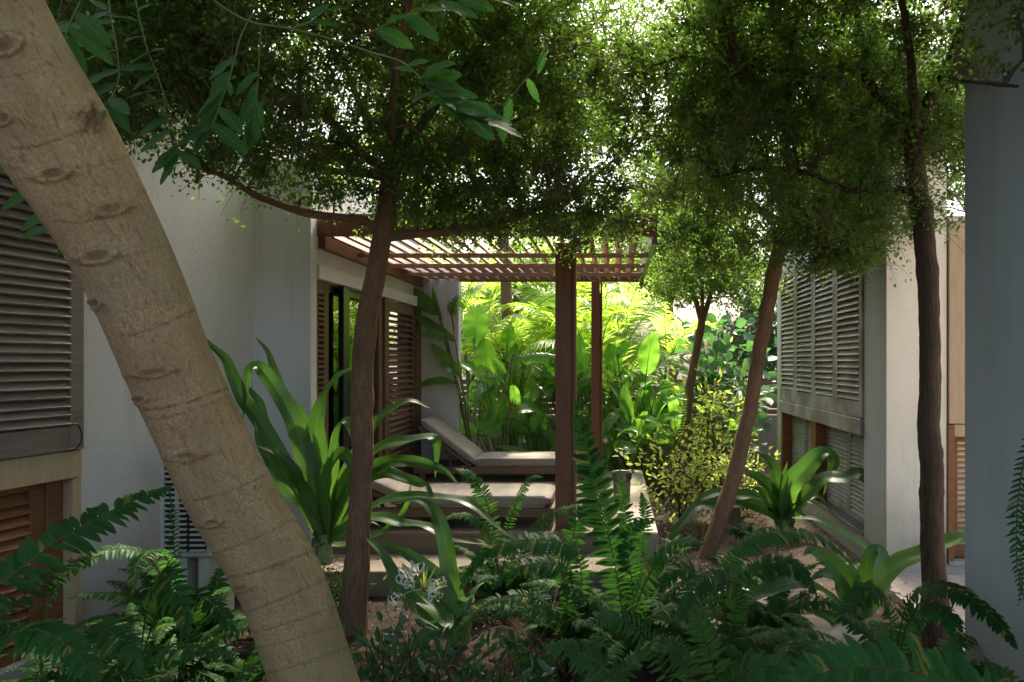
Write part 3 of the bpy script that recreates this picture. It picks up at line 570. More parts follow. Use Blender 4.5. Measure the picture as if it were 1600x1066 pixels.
# ------------------------------------------------------------------ the small-leaved trees
def L(r0, r1, *p): return (PP(p), r0, r1)
crown('clipped_tree', 'brown trunked small leaved tree in front of the deck with spreading horizontal limbs', 'tree', P(549, 990, 4.4),
  [L(.072, .060, (546, 1012, 4.42), (556, 900, 4.43), (562, 800, 4.45), (565, 700, 4.45), (566, 600, 4.45), (573, 500, 4.45), (586, 430, 4.45), (598, 370, 4.45), (606, 310, 4.45), (612, 262, 4.45)),
   L(.058, .018, (606, 310, 4.45), (616, 230, 4.47), (624, 150, 4.5), (630, 60, 4.55), (640, -60, 4.6)), L(.034, .010, (597, 372, 4.45), (576, 350, 4.4), (540, 340, 4.35), (470, 331, 4.2), (400, 305, 4.0), (350, 275, 3.85), (310, 262, 3.7)),
   L(.034, .010, (610, 280, 4.45), (560, 265, 4.5), (500, 232, 4.5), (430, 218, 4.4), (370, 215, 4.2)), L(.036, .010, (612, 270, 4.45), (560, 235, 4.3), (510, 180, 4.1), (440, 140, 3.9), (380, 120, 3.7)),
   L(.036, .010, (614, 255, 4.45), (580, 200, 4.6), (550, 130, 4.7), (520, 40, 4.8)), L(.036, .010, (598, 372, 4.45), (640, 366, 4.5), (700, 362, 4.6), (770, 352, 4.7), (840, 330, 4.75), (900, 300, 4.8), (960, 250, 4.9)),
   L(.034, .010, (616, 240, 4.47), (650, 205, 4.4), (700, 140, 4.3), (760, 60, 4.2)), L(.034, .010, (614, 260, 4.45), (660, 235, 4.7), (740, 215, 5.0), (850, 170, 5.2)), L(.032, .010, (612, 268, 4.45), (610, 220, 4.1), (615, 130, 3.6), (640, 0, 3.2)),
   L(.028, .008, (560, 265, 4.5), (520, 268, 4.7), (470, 258, 4.9), (430, 240, 5.1))],
  [(rel(-1.5, 4.4, 2.10), (1.25, 1.25, .85)), (rel(-2.0, 3.9, 1.22), (.62, .7, .34), 1.3), (rel(-.80, 4.65, 1.14), (.85, .65, .34), 2.2), (rel(-.64, 4.7, 2.05), (.60, .9, .9), 1.2), (rel(-1.5, 3.0, 2.35), (1.5, 1.1, .62), 1.0), (rel(-.22, 4.85, 1.02), (.42, .45, .34), 2.2), (rel(-1.3, 4.5, 1.15), (.8, .6, .3), 1.2), (rel(-2.6, 3.9, 2.0), (.8, .9, .8), 1.8), (rel(-2.3, 3.4, 1.5), (.5, .6, .5), 1.6), (rel(-.9, 5.6, 2.6), (1.2, .9, .6)), (rel(-.05, 4.8, 1.9), (.35, .8, .7), .7), (rel(-1.7, 3.9, 3.2), (1.6, 1.4, .5))], BARKC, LSM, (110, 760, 18500), 13, .0335)  # highest blobs are unseen, added to shade the courtyard below
crown('clipped_tree', 'dark forked trunk of a small leaved tree beside the blue shaded wall end', 'tree', P(1465, 1010, 4.2),
  [L(.068, .058, (1466, 1025, 4.2), (1460, 900, 4.2), (1457, 800, 4.2), (1458, 740, 4.2), (1454, 680, 4.2), (1455, 600, 4.2), (1456, 500, 4.2), (1452, 420, 4.2), (1445, 345, 4.2), (1432, 270, 4.2), (1428, 200, 4.2)),
   L(.056, .016, (1428, 210, 4.2), (1445, 165, 4.2), (1468, 128, 4.15), (1488, 90, 4.1), (1505, 30, 4.0), (1530, -70, 3.9)), L(.046, .014, (1428, 210, 4.2), (1408, 175, 4.2), (1370, 145, 4.2), (1345, 100, 4.25), (1340, 40, 4.3), (1330, -70, 4.4)),
   L(.030, .008, (1440, 300, 4.2), (1415, 296, 4.2), (1375, 298, 4.25), (1320, 293, 4.3), (1260, 268, 4.4), (1190, 262, 4.5), (1110, 278, 4.5)), L(.022, .006, (1480, 118, 4.12), (1500, 122, 3.6), (1540, 128, 3.2), (1590, 135, 2.8)),
   L(.030, .008, (1345, 105, 4.25), (1300, 118, 4.2), (1230, 110, 4.1), (1150, 115, 4.0)), L(.032, .01, (1430, 190, 4.2), (1428, 140, 3.8), (1420, 60, 3.4), (1400, -60, 3.0)), L(.03, .01, (1428, 195, 4.2), (1410, 150, 4.6), (1380, 80, 5.0), (1360, 0, 5.3)), L(.02, .006, (1345, 60, 4.3), (1290, 40, 4.4), (1220, -20, 4.5))],
  [(rel(1.55, 4.45, 2.05), (1.2, 1.0, .80)), (rel(1.05, 4.35, 1.38), (.85, .7, .36), 1.0), (rel(1.68, 4.35, 1.0), (.26, .4, .34), 2.6), (rel(1.0, 2.95, 2.35), (1.5, 1.1, .6), 1.0), (rel(1.62, 3.05, 1.62), (.26, .38, .42), 1.0), (rel(.72, 4.5, 1.95), (.50, .8, .75), 1.2), (rel(.95, 4.6, 1.15), (.4, .5, .3), .9), (rel(1.2, 5.4, 2.5), (1.1, .8, .6)), (rel(.25, 4.6, 1.75), (.3, .7, .6), .6), (rel(1.0, 3.6, 3.2), (1.6, 1.4, .5)), (rel(2.15, 4.4, 1.55), (.45, .45, .45), 2.0)], BARKR, LSM, (100, 680, 15000), 13, .0330)  # top and nearest overhead blobs lie out of view, put in for shade
crown('clipped_tree', 'slanting brown trunk of a small leaved tree growing from bare soil beside the shutter wall', 'tree', P(1106, 872, 6.1),
  [L(.072, .060, (1098, 890, 6.1), (1112, 850, 6.1), (1138, 775, 6.12), (1160, 690, 6.15), (1178, 600, 6.2), (1194, 520, 6.2), (1208, 440, 6.2), (1222, 375, 6.2), (1230, 320, 6.2)),
   L(.055, .015, (1229, 330, 6.2), (1240, 260, 6.2), (1262, 200, 6.2), (1290, 120, 6.2)), L(.05, .014, (1230, 335, 6.2), (1205, 280, 6.3), (1170, 230, 6.4), (1120, 190, 6.6)), L(.04, .010, (1226, 350, 6.2), (1170, 320, 6.4), (1110, 300, 6.6), (1050, 290, 6.8)),
   L(.04, .010, (1232, 320, 6.2), (1270, 290, 6.0), (1320, 280, 5.7), (1360, 290, 5.5)), L(.04, .010, (1232, 310, 6.2), (1230, 240, 5.8), (1225, 150, 5.4))],
  [(rel(1.45, 6.3, 1.80), (1.25, 1.1, .68), .7), (rel(1.78, 5.5, 1.08), (.42, .5, .40), 3.6), (rel(.80, 6.6, 1.30), (.55, .6, .55), .6), (rel(1.15, 6.3, 1.05), (.6, .5, .3), .7), (rel(.95, 6.7, 2.2), (.5, .8, .7)), (rel(.42, 6.7, 1.7), (.42, .7, .8), .55), (rel(2.4, 6.2, 2.1), (.7, .8, .8), 1.3), (rel(2.95, 6.4, 1.75), (.45, .5, .45), 1.6), (rel(1.75, 5.45, .80), (.16, .25, .26), 2.0)], BARKC, LSM, (80, 520, 8600), 13, .0345)
crown('clipped_tree', 'thin trunk of a small leaved tree behind the yellow leaved shrub', 'tree', P(1060, 760, 8.9),
  [L(.062, .05, (1058, 775, 8.9), (1072, 665, 8.9), (1078, 610, 8.9), (1088, 550, 8.9), (1097, 500, 8.9)), L(.04, .012, (1097, 505, 8.9), (1082, 455, 8.9), (1060, 410, 8.9), (1050, 360, 8.9)), L(.04, .012, (1097, 505, 8.9), (1112, 455, 8.9), (1130, 400, 8.9), (1140, 340, 8.9)), L(.03, .01, (1097, 500, 8.9), (1097, 440, 8.7), (1095, 370, 8.5))],
  [(rel(1.1, 8.8, 1.45), (.75, .8, .78)), (rel(.75, 8.6, 1.0), (.4, .5, .4)), (rel(1.5, 8.7, 1.0), (.5, .5, .45))], BARKC, LBACK, (50, 240, 1600), 12, .044)

# ------------------------------------------------------------------ trees beyond the garden
for k, (x, y, z, rx, ry, rz, lab) in enumerate([(-1.6, 13.6, 2.7, 1.6, 1.2, 1.7, 'bright green leafy tree beyond the fence behind the red brown posts'), (1.2, 15.2, 4.6, 1.9, 1.4, 1.7, 'tall leafy tree far behind between the two houses'), (3.6, 13.4, 2.6, 1.7, 1.2, 1.9, 'dark leafy tree beyond the fence beside the shutter wall'), (-5, 14.5, 4.2, 2.4, 1.6, 2.2, 'leafy tree beyond the fence rising above the white house'), (-1.7, 10.4, 5.4, 1.9, 1.0, .8, 'tall slender leafy tree added among the palms to shade the deck')]):  # the last tree is put in to keep sun off the deck
    crown('garden_tree', lab, 'tree', (x, y, 0), [([(x, y, -.05), (x+.1, y, z*.35), (x, y, z*.7)], .11, .08), ([(x, y, z*.68), (x-rx*.5, y, z), (x-rx*.8, y, z+rz*.4)], .06, .02), ([(x, y, z*.68), (x+rx*.5, y-.2, z), (x+rx*.7, y, z+rz*.5)], .06, .02), ([(x, y, z*.7), (x, y-.4, z+.3), (x+.1, y-.5, z+rz*.7)], .06, .02)],
      [((x, y, z), (rx, ry, rz)), ((x-rx*.4, y-.3, z-rz*.4), (rx*.6, ry*.7, rz*.5)), ((x+rx*.4, y-.2, z+rz*.3), (rx*.6, ry*.7, rz*.6))], BARKC, LBACK if k != 2 else LSEA, (50, 220, 1900), 10, .085, .34, six=True, spread=.1)
def bigleaf_shrub(name, label, base, blob, n, ls, mat, lw=.5, stems=9, upb=.6, grp=None):
    rt = thing(name, label, 'shrub', base, grp); (c, r) = blob; c = np.array(c); r = np.array(r); sb, lb = MB(), MB()
    for k in range(stems):
        tip = c+nrm(rng.normal(size=3))*r*.8; b0 = np.array(base)+rng.normal(size=3)*np.array([.12, .12, 0])*max(r[0], .3); mid = (b0*.5+tip*.5)+rng.normal(size=3)*.06
        sp = cr([b0, mid, tip], 14); tube(sb, sp, np.linspace(.009, .003, 14)*(.6+r[2]), 5)
        m = n//stems; i = rng.integers(5, 14, m); q = sp[i]+rng.normal(size=(m, 3))*r*.30
        d = nrm(q-sp[i]+rng.normal(size=(m, 3))*.08+np.array([0, 0, .05])); leaves(lb, q, d, nrm(rng.normal(size=(m, 3))*.5+np.array([0, -.35, upb])), ls*rng.uniform(.6, 1.2, m), ls*lw*rng.uniform(.8, 1.1, m)*.5, 0, True, .18)
        for a, bq in zip(sp[i][::2], q[::2]): tube(sb, np.array([a, (a+bq)/2+np.array([0, 0, .01]), bq]), .0018, 3)
    sb.build('stems', STEMD, rt); lb.build('foliage', mat, rt); return rt
bigleaf_shrub('round_leaved_tree', 'large round leaved shrub standing by the far end of the shutter wall', (1.75, 10.4, 0), (rel(1.75, 10.3, .25), (.75, .5, .62)), 330, .20, LSEA, .95, 12)
bigleaf_shrub('round_leaved_tree', 'round leaved shrub low behind the slanting trunk', (1.35, 10.9, 0), (rel(1.35, 10.8, -.35), (.5, .4, .4)), 120, .17, LSEA, .9, 8)
bigleaf_shrub('yellow_shrub', 'yellow green leaved shrub on bare soil right of the deck', (.78, 7.7, 0), (rel(.76, 7.6, -.98), (.58, .5, .40)), 560, .078, LYEL, .5, 13)
bigleaf_shrub('yellow_shrub', 'yellow green leaved shrub behind the slanting trunk', (1.45, 8.0, 0), (rel(1.42, 7.9, -1.0), (.45, .4, .48)), 420, .08, LYEL, .5, 11)
bigleaf_shrub('yellow_shrub', 'tall thin shrub with pale leaves beside the fence', (1.35, 9.4, 0), (rel(1.30, 9.4, -.30), (.6, .4, .38)), 420, .09, LYEL, .5, 14)

# ------------------------------------------------------------------ palms and heliconias behind the deck
def palm(x, y, hs, nf, L_, label, az=None):
    rt = thing('palm', label, 'palm', (x, y, 0), 'palms behind the deck')
    for k, h in enumerate(hs):
        bx, by = x+rng.normal()*.15, y+rng.normal()*.12; tb = MB(); sp = cr([(bx, by, -.05), (bx+rng.normal()*.05, by, h*.5), (bx+rng.normal()*.12, by-.05, h)], 20); tube(tb, sp, np.linspace(.045, .03, 20), 10); tb.build('trunk', STEM, rt)
        for j in range(nf):
            mb = MB(); s = arc(sp[-1], j*360/nf*1.02+rng.uniform(-25, 25), L_*rng.uniform(.8, 1.15), rng.uniform(55, 82), rng.uniform(70, 115), 18)
            frond(mb, s, np.array([0, 0, 1.])+rng.normal(size=3)*.3+np.array([0, -.4, 0]), L_*.24, .015, 34, 38, .35, 0, 1, .010, .18, 0, .25, .03, .6, .0); mb.build('frond', [LPALM, STEM], rt)
palm(-1.55, 10.3, (1.3, 1.0, 1.6), 7, 1.7, 'feathery palm behind the white end wall, leftmost of the palms')
palm(-.75, 10.7, (1.5, 1.1, 1.9), 8, 1.8, 'feathery palm seen between the end wall and the front post')
palm(.05, 10.6, (1.4, 1.9, .9), 7, 1.8, 'feathery palm behind the two red brown posts')
palm(.55, 11.2, (1.2, 1.6), 7, 1.6, 'feathery palm right of the rear post')
palm(-2.4, 11.4, (1.9, 2.5), 8, 2.0, 'tall feathery palm far back on the left behind the deck')
palm(-.5, 13.0, (2.0, 2.6, 3.0), 8, 2.2, 'tallest feathery palm behind the pergola roof')
def paddle(rt, pts, W, nh, stalk=None, torn=False, mat=None):
    mb = MB(); n = 22; sp = cr(np.asarray(pts), n); u = np.linspace(0, 1, n)
    if stalk is not None: tube(mb, cr(np.vstack([stalk, sp[0], sp[2]]), 16), np.linspace(.012, .006, 16), 6, 1)
    tube(mb, sp-np.asarray(nrm(nh))*.002, np.linspace(.006, .002, n), 5, 1)
    wd = W*np.sin(np.pi*np.clip(u*.94+.03, 0, 1)**.85)**.72; wd[-1] = .002
    if torn:
        t = nrm(np.gradient(sp, axis=0)); side = nrm(np.cross(t, nh))
        for k in range(1, n-1):
            for sg in (-1, 1):
                d = side[k]*sg+t[k]*.35; q = sp[k]+d*(np.linspace(0, 1, 5)[:, None]*wd[k])-np.array([0, 0, 1])*(np.linspace(0, 1, 5)[:, None]**2*wd[k]*rng.uniform(.1, .5)); blade(mb, q, np.full(5, np.linalg.norm(sp[1]-sp[0])*.42)*np.array([1, 1, .9, .8, .3]), nh, .1, 3)
    else: blade(mb, sp, wd, nh, .22, 7, .12, 3)
    mb.build('leaf', [mat or LHEL, STEM], rt)
def hel(label, x, y, traced, nrand, hmin, hmax, mat=None):
    rt = thing('heliconia', label, 'plant', (x, y, 0), 'heliconias behind the deck')
    for pts, W, torn in traced:
        p = PP(pts); fv = np.array([0, -.8, .35])+rng.normal(size=3)*.2; paddle(rt, p, W*1.15, fv, np.array([[x+rng.normal()*.06, y, -.02], [x*.5+p[0][0]*.5, y*.5+p[0][1]*.5, p[0][2]*.55]]), torn, mat)
    for k in range(int(nrand*1.8)):
        h = rng.uniform(hmin, hmax); a = rng.uniform(0, 360); b0 = np.array([x+rng.normal()*.25, y+rng.normal()*.18, 0]); top = b0+np.array([rng.normal()*.22, rng.normal()*.15, h])
        L_ = rng.uniform(.45, .80); s = arc(top, a, L_, rng.uniform(25, 80), rng.uniform(20, 110), 8)
        paddle(rt, s, rng.uniform(.05, .095), np.array([math.sin(R(a))*-.6, math.cos(R(a))*-.6-.5, .5]), np.array([b0, b0*.4+top*.6+np.array([0, 0, -.05])]), rng.uniform() < .22, mat)
    return rt
hel('heliconia leaning its long leaves across the white end wall', -1.80, 8.93,
  [([(685, 491, 8.58), (660, 470, 8.53), (640, 449, 8.48)], .085, 0), ([(711, 533, 8.58), (678, 513, 8.53), (646, 490, 8.48)], .07, 0), ([(699, 531, 8.48), (674, 521, 8.43), (638, 523, 8.38)], .06, 1), ([(718, 587, 8.58), (696, 565, 8.53), (673, 537, 8.48)], .085, 0), ([(716, 600, 8.53), (682, 596, 8.48), (648, 605, 8.43)], .055, 0), ([(706, 494, 8.68), (713, 470, 8.68), (740, 453, 8.68)], .10, 1), ([(690, 500, 8.58), (680, 472, 8.58), (676, 448, 8.58)], .03, 0)], 0, .8, 1.5)
hel('tall heliconia with broad upright leaves just right of the end wall', -1.55, 9.35,
  [([(741, 538, 9.2), (744, 505, 9.2), (747, 478, 9.2)], .15, 0), ([(760, 592, 9.1), (760, 560, 9.1), (756, 527, 9.1)], .14, 0), ([(792, 548, 9.3), (794, 527, 9.3), (797, 505, 9.3)], .09, 0), ([(764, 618, 9.2), (770, 598, 9.2), (782, 575, 9.2)], .11, 0), ([(758, 640, 9.1), (744, 620, 9.1), (738, 595, 9.1)], .085, 0), ([(775, 655, 9.0), (783, 638, 9.0), (788, 618, 9.0)], .10, 0), ([(748, 652, 8.9), (764, 665, 8.85), (776, 684, 8.8)], .13, 0), ([(752, 682, 8.95), (728, 668, 8.9), (697, 650, 8.85)], .07, 0), ([(800, 561, 9.0), (835, 556, 9.0), (870, 556, 9.0)], .08, 1)], 9, .5, 1.6)
hel('heliconia with a hanging red flower behind the far lounger', -1.0, 9.45,
  [([(834, 676, 9.2), (842, 660, 9.2), (850, 642, 9.2)], .11, 0), ([(822, 660, 9.2), (800, 635, 9.2), (782, 615, 9.2)], .07, 0), ([(828, 628, 9.2), (830, 610, 9.2), (828, 590, 9.2)], .09, 0), ([(815, 570, 9.4), (840, 575, 9.4), (868, 590, 9.4)], .09, 0)], 13, .4, 1.5)
hel('heliconia between the two posts', -.55, 9.5, [([(912, 600, 9.4), (908, 560, 9.4), (905, 520, 9.4)], .10, 0)], 12, .4, 1.55)
hel('banana like heliconia with two upright leaves right of the rear post', .3, 9.6,
  [([(1010, 585, 9.4), (1014, 552, 9.4), (1022, 520, 9.4)], .13, 0), ([(985, 662, 9.2), (978, 632, 9.2), (976, 600, 9.2)], .08, 0), ([(962, 585, 9.4), (958, 560, 9.4), (952, 536, 9.4)], .11, 0), ([(1028, 608, 9.3), (1052, 603, 9.3), (1078, 602, 9.3)], .08, 1), ([(965, 560, 9.3), (975, 545, 9.3), (985, 532, 9.3)], .07, 0)], 14, .3, 1.4)
hel('low dark heliconia at the end of the deck kerb', .55, 9.0, [([(1047, 690, 8.8), (1025, 675, 8.8), (1003, 665, 8.8)], .10, 0)], 13, .2, .9)
hel('heliconia with one long drooping leaf left of the slanting trunk', 1.35, 9.7, [([(1142, 655, 9.6), (1118, 641, 9.6), (1090, 639, 9.6)], .07, 0)], 6, .3, .9)
for k, (x, y) in enumerate([(-1.5, 10.4), (-.9, 10.9), (-.2, 10.7), (.5, 10.6), (1.1, 11.3), (1.9, 11.4), (.9, 10.2)]):
    hel(('heliconia in the back row behind the end wall', 'heliconia in the back row left of the front post', 'heliconia in the back row behind the front post', 'heliconia in the back row right of the rear post', 'heliconia against the fence behind the thin trunk', 'heliconia against the fence beside the shutter wall', 'heliconia behind the yellow leaved shrub')[k], x, y, [], 10, .25, 1.5 if k < 4 else 1.1)
# hanging lobster-claw flower

fl = thing('heliconia_flower', 'red hanging heliconia flower among the stalks behind the far lounger', 'flower', P(802, 620, 9.0)); RED = plain('red_bracts', (.45, .05, .04), .45)
mb = MB(); tube(mb, cr([P(808, 700, 9.1), P(806, 630, 9.05), P(802, 618, 9.0), P(801, 640, 9.0), P(802, 655, 9.0)], 24), .005, 5); mb.build('stalk', STEM, fl)
for k in range(7):
    mb = MB(); p = P(801+(k % 2)*1, 632+k*3.6, 8.99); d = np.array([.07*(1 if k % 2 else -1), 0, -.012])*(1-k*.08); blade(mb, p+d*np.linspace(0, 1, 7)[:, None]+np.array([0, 0, 1])*(np.linspace(0, 1, 7)[:, None]**2*.012), .022*np.sin(np.pi*np.linspace(.2, .99, 7)), (0, -1, .3), .8, 5); mb.build('bract', RED, fl)

# ------------------------------------------------------------------ strap-leaved lilies
def lily(label, base, traced, nr=6, Lr=.7, grp='strap leaved lilies', wr=.045, y=None):
    rt = thing('strap_lily', label, 'lily', base, grp); base = np.array(base)
    mb = MB(); n = 12; z = np.linspace(-.04, .20, n); tube(mb, base+np.column_stack([np.sin(z*9)*.006, z*0, z]), np.interp(z, [-.04, .05, .20], [.055, .05, .045]), 14); mb.build('stem', STEMP, rt)
    for pts, W in traced:
        p = PP(pts); mb = MB(); n = 40; q = np.vstack([base+np.array([0, 0, .10]), p]) if np.linalg.norm(p[0]-base) < .9 else p
        q = cr(q, n); nh = np.array([rng.normal()*.15, -.62, .72]); t = nrm(np.gradient(q, axis=0))
        NH = nh[None]+np.outer(np.sin(np.linspace(0, 3, n)+rng.uniform(0, 6))*.28, nrm(np.cross(t[n//2], nh)))
        blade(mb, q, strap_w(n, W*1.36), NH, .22, 9, .15, 3.2); mb.build('leaf', LLILY, rt)
    for k in range(nr):
        a = k*137.5+rng.uniform(0, 40); mb = MB(); q = arc(base+np.array([0, 0, .12]), a, Lr*rng.uniform(.6, 1.1), rng.uniform(52, 84), rng.uniform(50, 140), 30); nh = np.array([-math.sin(R(a)), -math.cos(R(a)), .35])
        blade(mb, q, strap_w(30, wr*rng.uniform(.8, 1.1)), nh, .3, 9, .09, 2.2); mb.build('leaf', LLILY, rt)
    return rt
STEMP = plain('pale_lily_stem', (.30, .36, .12), .5)
Z = lambda Y, l: [(x, y, Y+dy*i/(len(l)-1)) for i, (x, y, dy) in enumerate([(*q, dY_) for q, dY_ in zip(l, [0]*len(l))])]
def T(Y0, Y1, *p): return [(x, y, Y0+(Y1-Y0)*i/(len(p)-1)) for i, (x, y) in enumerate(p)]
lily('big strap leaved lily between the leaning trunk and the brown trunk', P(507, 872, 4.85),
  [(T(4.85, 4.7, (490, 780), (484, 746), (471, 694), (458, 654), (432, 608), (405, 574), (389, 580), (384, 618), (379, 658)), .055), (T(4.85, 4.6, (470, 770), (450, 735), (425, 690), (400, 650), (382, 628), (363, 585), (353, 562), (333, 543), (312, 520)), .045),
   (T(4.9, 5.0, (485, 760), (470, 700), (455, 660), (438, 605), (428, 575), (418, 549), (399, 527)), .035), (T(4.85, 4.8, (502, 780), (498, 740), (494, 674), (504, 632), (517, 602), (535, 583), (556, 574)), .062), (T(4.8, 4.55, (508, 790), (508, 760), (516, 730), (533, 709), (547, 722), (552, 745)), .055),
   (T(4.85, 4.7, (515, 780), (521, 720), (529, 676), (538, 657), (547, 668), (550, 690)), .045), (T(4.8, 4.6, (490, 795), (471, 759), (458, 733), (432, 708), (402, 697)), .04), (T(4.85, 4.8, (480, 780), (450, 730), (430, 694), (415, 665), (408, 635), (395, 615), (372, 590)), .04), (T(4.85, 4.7, (480, 790), (455, 770), (435, 740), (420, 715), (405, 690), (398, 660)), .045),
   (T(4.85, 4.9, (505, 770), (485, 690), (475, 655), (465, 635), (452, 625)), .035), (T(4.9, 4.9, (512, 790), (505, 720), (500, 670), (488, 640)), .04),
   (T(4.85, 4.95, (530, 770), (556, 712), (578, 672), (594, 652), (618, 636), (643, 626), (672, 638)), .042), (T(4.85, 4.75, (525, 790), (545, 745), (578, 712), (605, 694), (634, 690), (668, 683), (682, 690), (683, 712), (680, 746)), .055), (T(4.85, 4.7, (530, 795), (552, 755), (578, 735), (605, 723), (634, 721), (668, 726), (693, 735), (716, 757)), .05),
   (T(4.85, 4.6, (530, 800), (552, 765), (578, 746), (603, 740), (627, 746), (654, 755), (668, 762), (680, 783)), .045), (T(4.85, 4.4, (530, 830), (550, 808), (577, 796), (605, 781), (639, 777), (681, 777), (717, 781), (744, 794), (769, 816), (798, 840)), .045), (T(4.85, 4.5, (535, 830), (555, 812), (577, 809), (600, 809), (627, 818), (654, 820), (672, 825), (699, 842), (718, 846), (762, 851)), .042), (T(4.85, 4.7, (540, 850), (590, 835), (622, 810), (637, 785), (642, 752)), .025)], 4, .5)
lb = lily('strap leaved lily with spidery white flowers in front of the deck step', P(722, 1000, 4.25),
  [(T(4.2, 4.4, (718, 975), (690, 955), (655, 930), (640, 900), (628, 880)), .062), (T(4.2, 4.4, (722, 960), (700, 920), (668, 888), (640, 868), (616, 856), (578, 843)), .040), (T(4.2, 4.5, (722, 965), (706, 912), (700, 868), (690, 825), (676, 797), (650, 781), (610, 790)), .048), (T(4.2, 4.3, (715, 985), (665, 958), (632, 925), (612, 890), (594, 862), (572, 842)), .045), (T(4.2, 4.0, (725, 975), (745, 950), (775, 940), (800, 960)), .04), (T(4.2, 4.1, (715, 985), (680, 985), (655, 1000), (640, 1020)), .05)], 3, .45)
# spider flowers on one stalk
sp = cr([P(722, 990, 4.22), P(706, 955, 4.18), P(680, 930, 4.12), P(662, 922, 4.08)], 20); mb = MB(); tube(mb, sp, .011, 8); mb.build('flower_stalk', STEM, lb); um = sp[-1]
for px, py, dry in ((632, 903, 0), (651, 890, 0), (620, 938, 0), (683, 915, 0), (680, 928, 0), (637, 972, 1), (640, 910, 0)):
    mb = MB(); c = P(px, py, 4.0); tube(mb, cr([um, (um+c)/2+np.array([0, 0, .02]), c], 10), .0035, 5, 1)
    for k in range(6):
        a = k*60+rng.uniform(-12, 12); o = np.array([math.cos(R(a)), rng.uniform(-.7, .3), math.sin(R(a))*.6-.15]); o = nrm(o); r = rng.uniform(.026, .036); th_ = np.linspace(-.6, 4.2, 20)[:, None]; up = np.array([0, -.1, 1.]) if not dry else np.array([0, 0, -1.])
        blade(mb, c+o*(r*np.sin(th_)*(.7+.5*th_/4)+r*.56)+up*(r*1.1*(1-np.cos(th_))*(1-.08*th_))-up*.02+rng.normal(size=3)*.006, np.linspace(.0058, .0024, 20), np.array([-o[1], o[0]-.6, .5]), .25, 3)
    mb.build('flower', [DRY if dry else PETAL, STEM], lb)
for k in range(9):
    mb = MB(); a = rng.uniform(-30, 100); d = np.array([math.cos(R(a)), rng.normal()*.3, math.sin(R(a))*.8]); blade(mb, um+d*np.linspace(0, rng.uniform(.08, .17), 8)[:, None], .006*np.array([.6, .8, 1, 1, .9, .8, .6, .1]), (0, -1, .2), .3, 3); mb.build('bud', LYEL, lb)
lily('strap leaved lily on bare soil in front of the shutter wall', P(1226, 842, 6.9),
  [(T(6.9, 6.9, (1225, 810), (1217, 760), (1205, 725), (1183, 705)), .085), (T(6.9, 6.8, (1222, 800), (1205, 767), (1185, 747), (1160, 739)), .085), (T(6.9, 6.6, (1227, 810), (1230, 780), (1237, 755), (1257, 733), (1277, 714), (1295, 709), (1303, 721), (1297, 742), (1287, 774)), .085), (T(6.9, 5.9, (1230, 812), (1245, 795), (1265, 770), (1290, 747), (1320, 748), (1342, 741), (1362, 754), (1377, 769), (1385, 784), (1369, 812)), .07),
   (T(6.9, 6.4, (1220, 812), (1195, 794), (1170, 786), (1145, 785), (1120, 789), (1090, 792), (1070, 812), (1052, 838), (1046, 865)), .075), (T(6.9, 6.6, (1220, 804), (1200, 785), (1175, 776), (1150, 774), (1122, 770), (1092, 782), (1072, 805)), .07), (T(6.9, 7.0, (1240, 800), (1257, 780), (1280, 777), (1303, 808)), .06), (T(6.9, 6.9, (1226, 800), (1228, 760), (1236, 730)), .05), (T(6.9, 7.0, (1232, 815), (1250, 805), (1268, 815)), .05), (T(6.9, 6.7, (1215, 805), (1190, 770), (1165, 760)), .06), (T(6.9, 6.9, (1225, 800), (1222, 770), (1226, 742), (1230, 722)), .035)], 3, .5)
lily('strap leaved lily by the dark forked trunk with one leaf reaching the blue shaded wall', P(1342, 985, 4.55),
  [(T(4.55, 4.6, (1336, 950), (1328, 920), (1310, 888), (1288, 872), (1268, 860), (1255, 868)), .055), (T(4.6, 5.2, (1352, 950), (1376, 905), (1362, 865), (1318, 835), (1278, 813), (1238, 809)), .06), (T(4.55, 4.5, (1345, 950), (1350, 905), (1356, 875), (1369, 858), (1384, 868), (1388, 892)), .042), (T(4.55, 4.35, (1350, 945), (1378, 908), (1405, 878), (1444, 864), (1480, 848), (1510, 838), (1545, 838), (1572, 843), (1586, 858), (1592, 880)), .055),
   (T(4.5, 3.9, (1332, 960), (1300, 938), (1276, 918), (1240, 910), (1180, 930), (1150, 942), (1118, 962)), .055), (T(4.5, 4.2, (1330, 990), (1300, 970), (1270, 957), (1244, 950)), .05), (T(4.5, 4.4, (1326, 945), (1308, 905), (1288, 896), (1264, 908)), .045), (T(4.55, 4.5, (1340, 950), (1336, 905), (1326, 880)), .045), (T(4.5, 4.5, (1348, 950), (1352, 925), (1364, 905)), .05)], 2, .4)

# ------------------------------------------------------------------ ferns
def fern(label, base, traced=(), nr=8, Lr=.8, az=(0, 360), Lp=.085, hw=.011, mat=None, name='fern', el=(58, 84), npair=40, grp='sword ferns'):
    rt = thing(name, label, 'fern', base, grp); base = np.array(base, float); m = mat or LFERN
    for pts, lp, nh, npr in traced:
        mb = MB(); frond(mb, cr(PP(pts), 26), np.array(nh, float), lp, lp*.115, int(npr*1.5), 14, .28, rr=.0038, s0=.10); mb.build('frond', [m, STEMD], rt)
    nr = int(nr*1.5)
    for k in range(nr):
        a = az[0]+(az[1]-az[0])*(k+rng.uniform(0, .8))/nr; s = arc(base+rng.normal(size=3)*np.array([.05, .05, 0]), a, Lr*rng.uniform(.7, 1.2), rng.uniform(*el), rng.uniform(60, 125), 20)
        mb = MB(); frond(mb, s, np.array([-math.sin(R(a))*.4, -math.cos(R(a))*.4-.2, .8])+rng.normal(size=3)*.12, Lp*rng.uniform(.85, 1.1), hw*.86, int(npair*1.15), 14, .35, s0=.16, rr=.0032); mb.build('frond', [m, STEMD], rt)
    return rt
UPN = (0, -.55, .8)
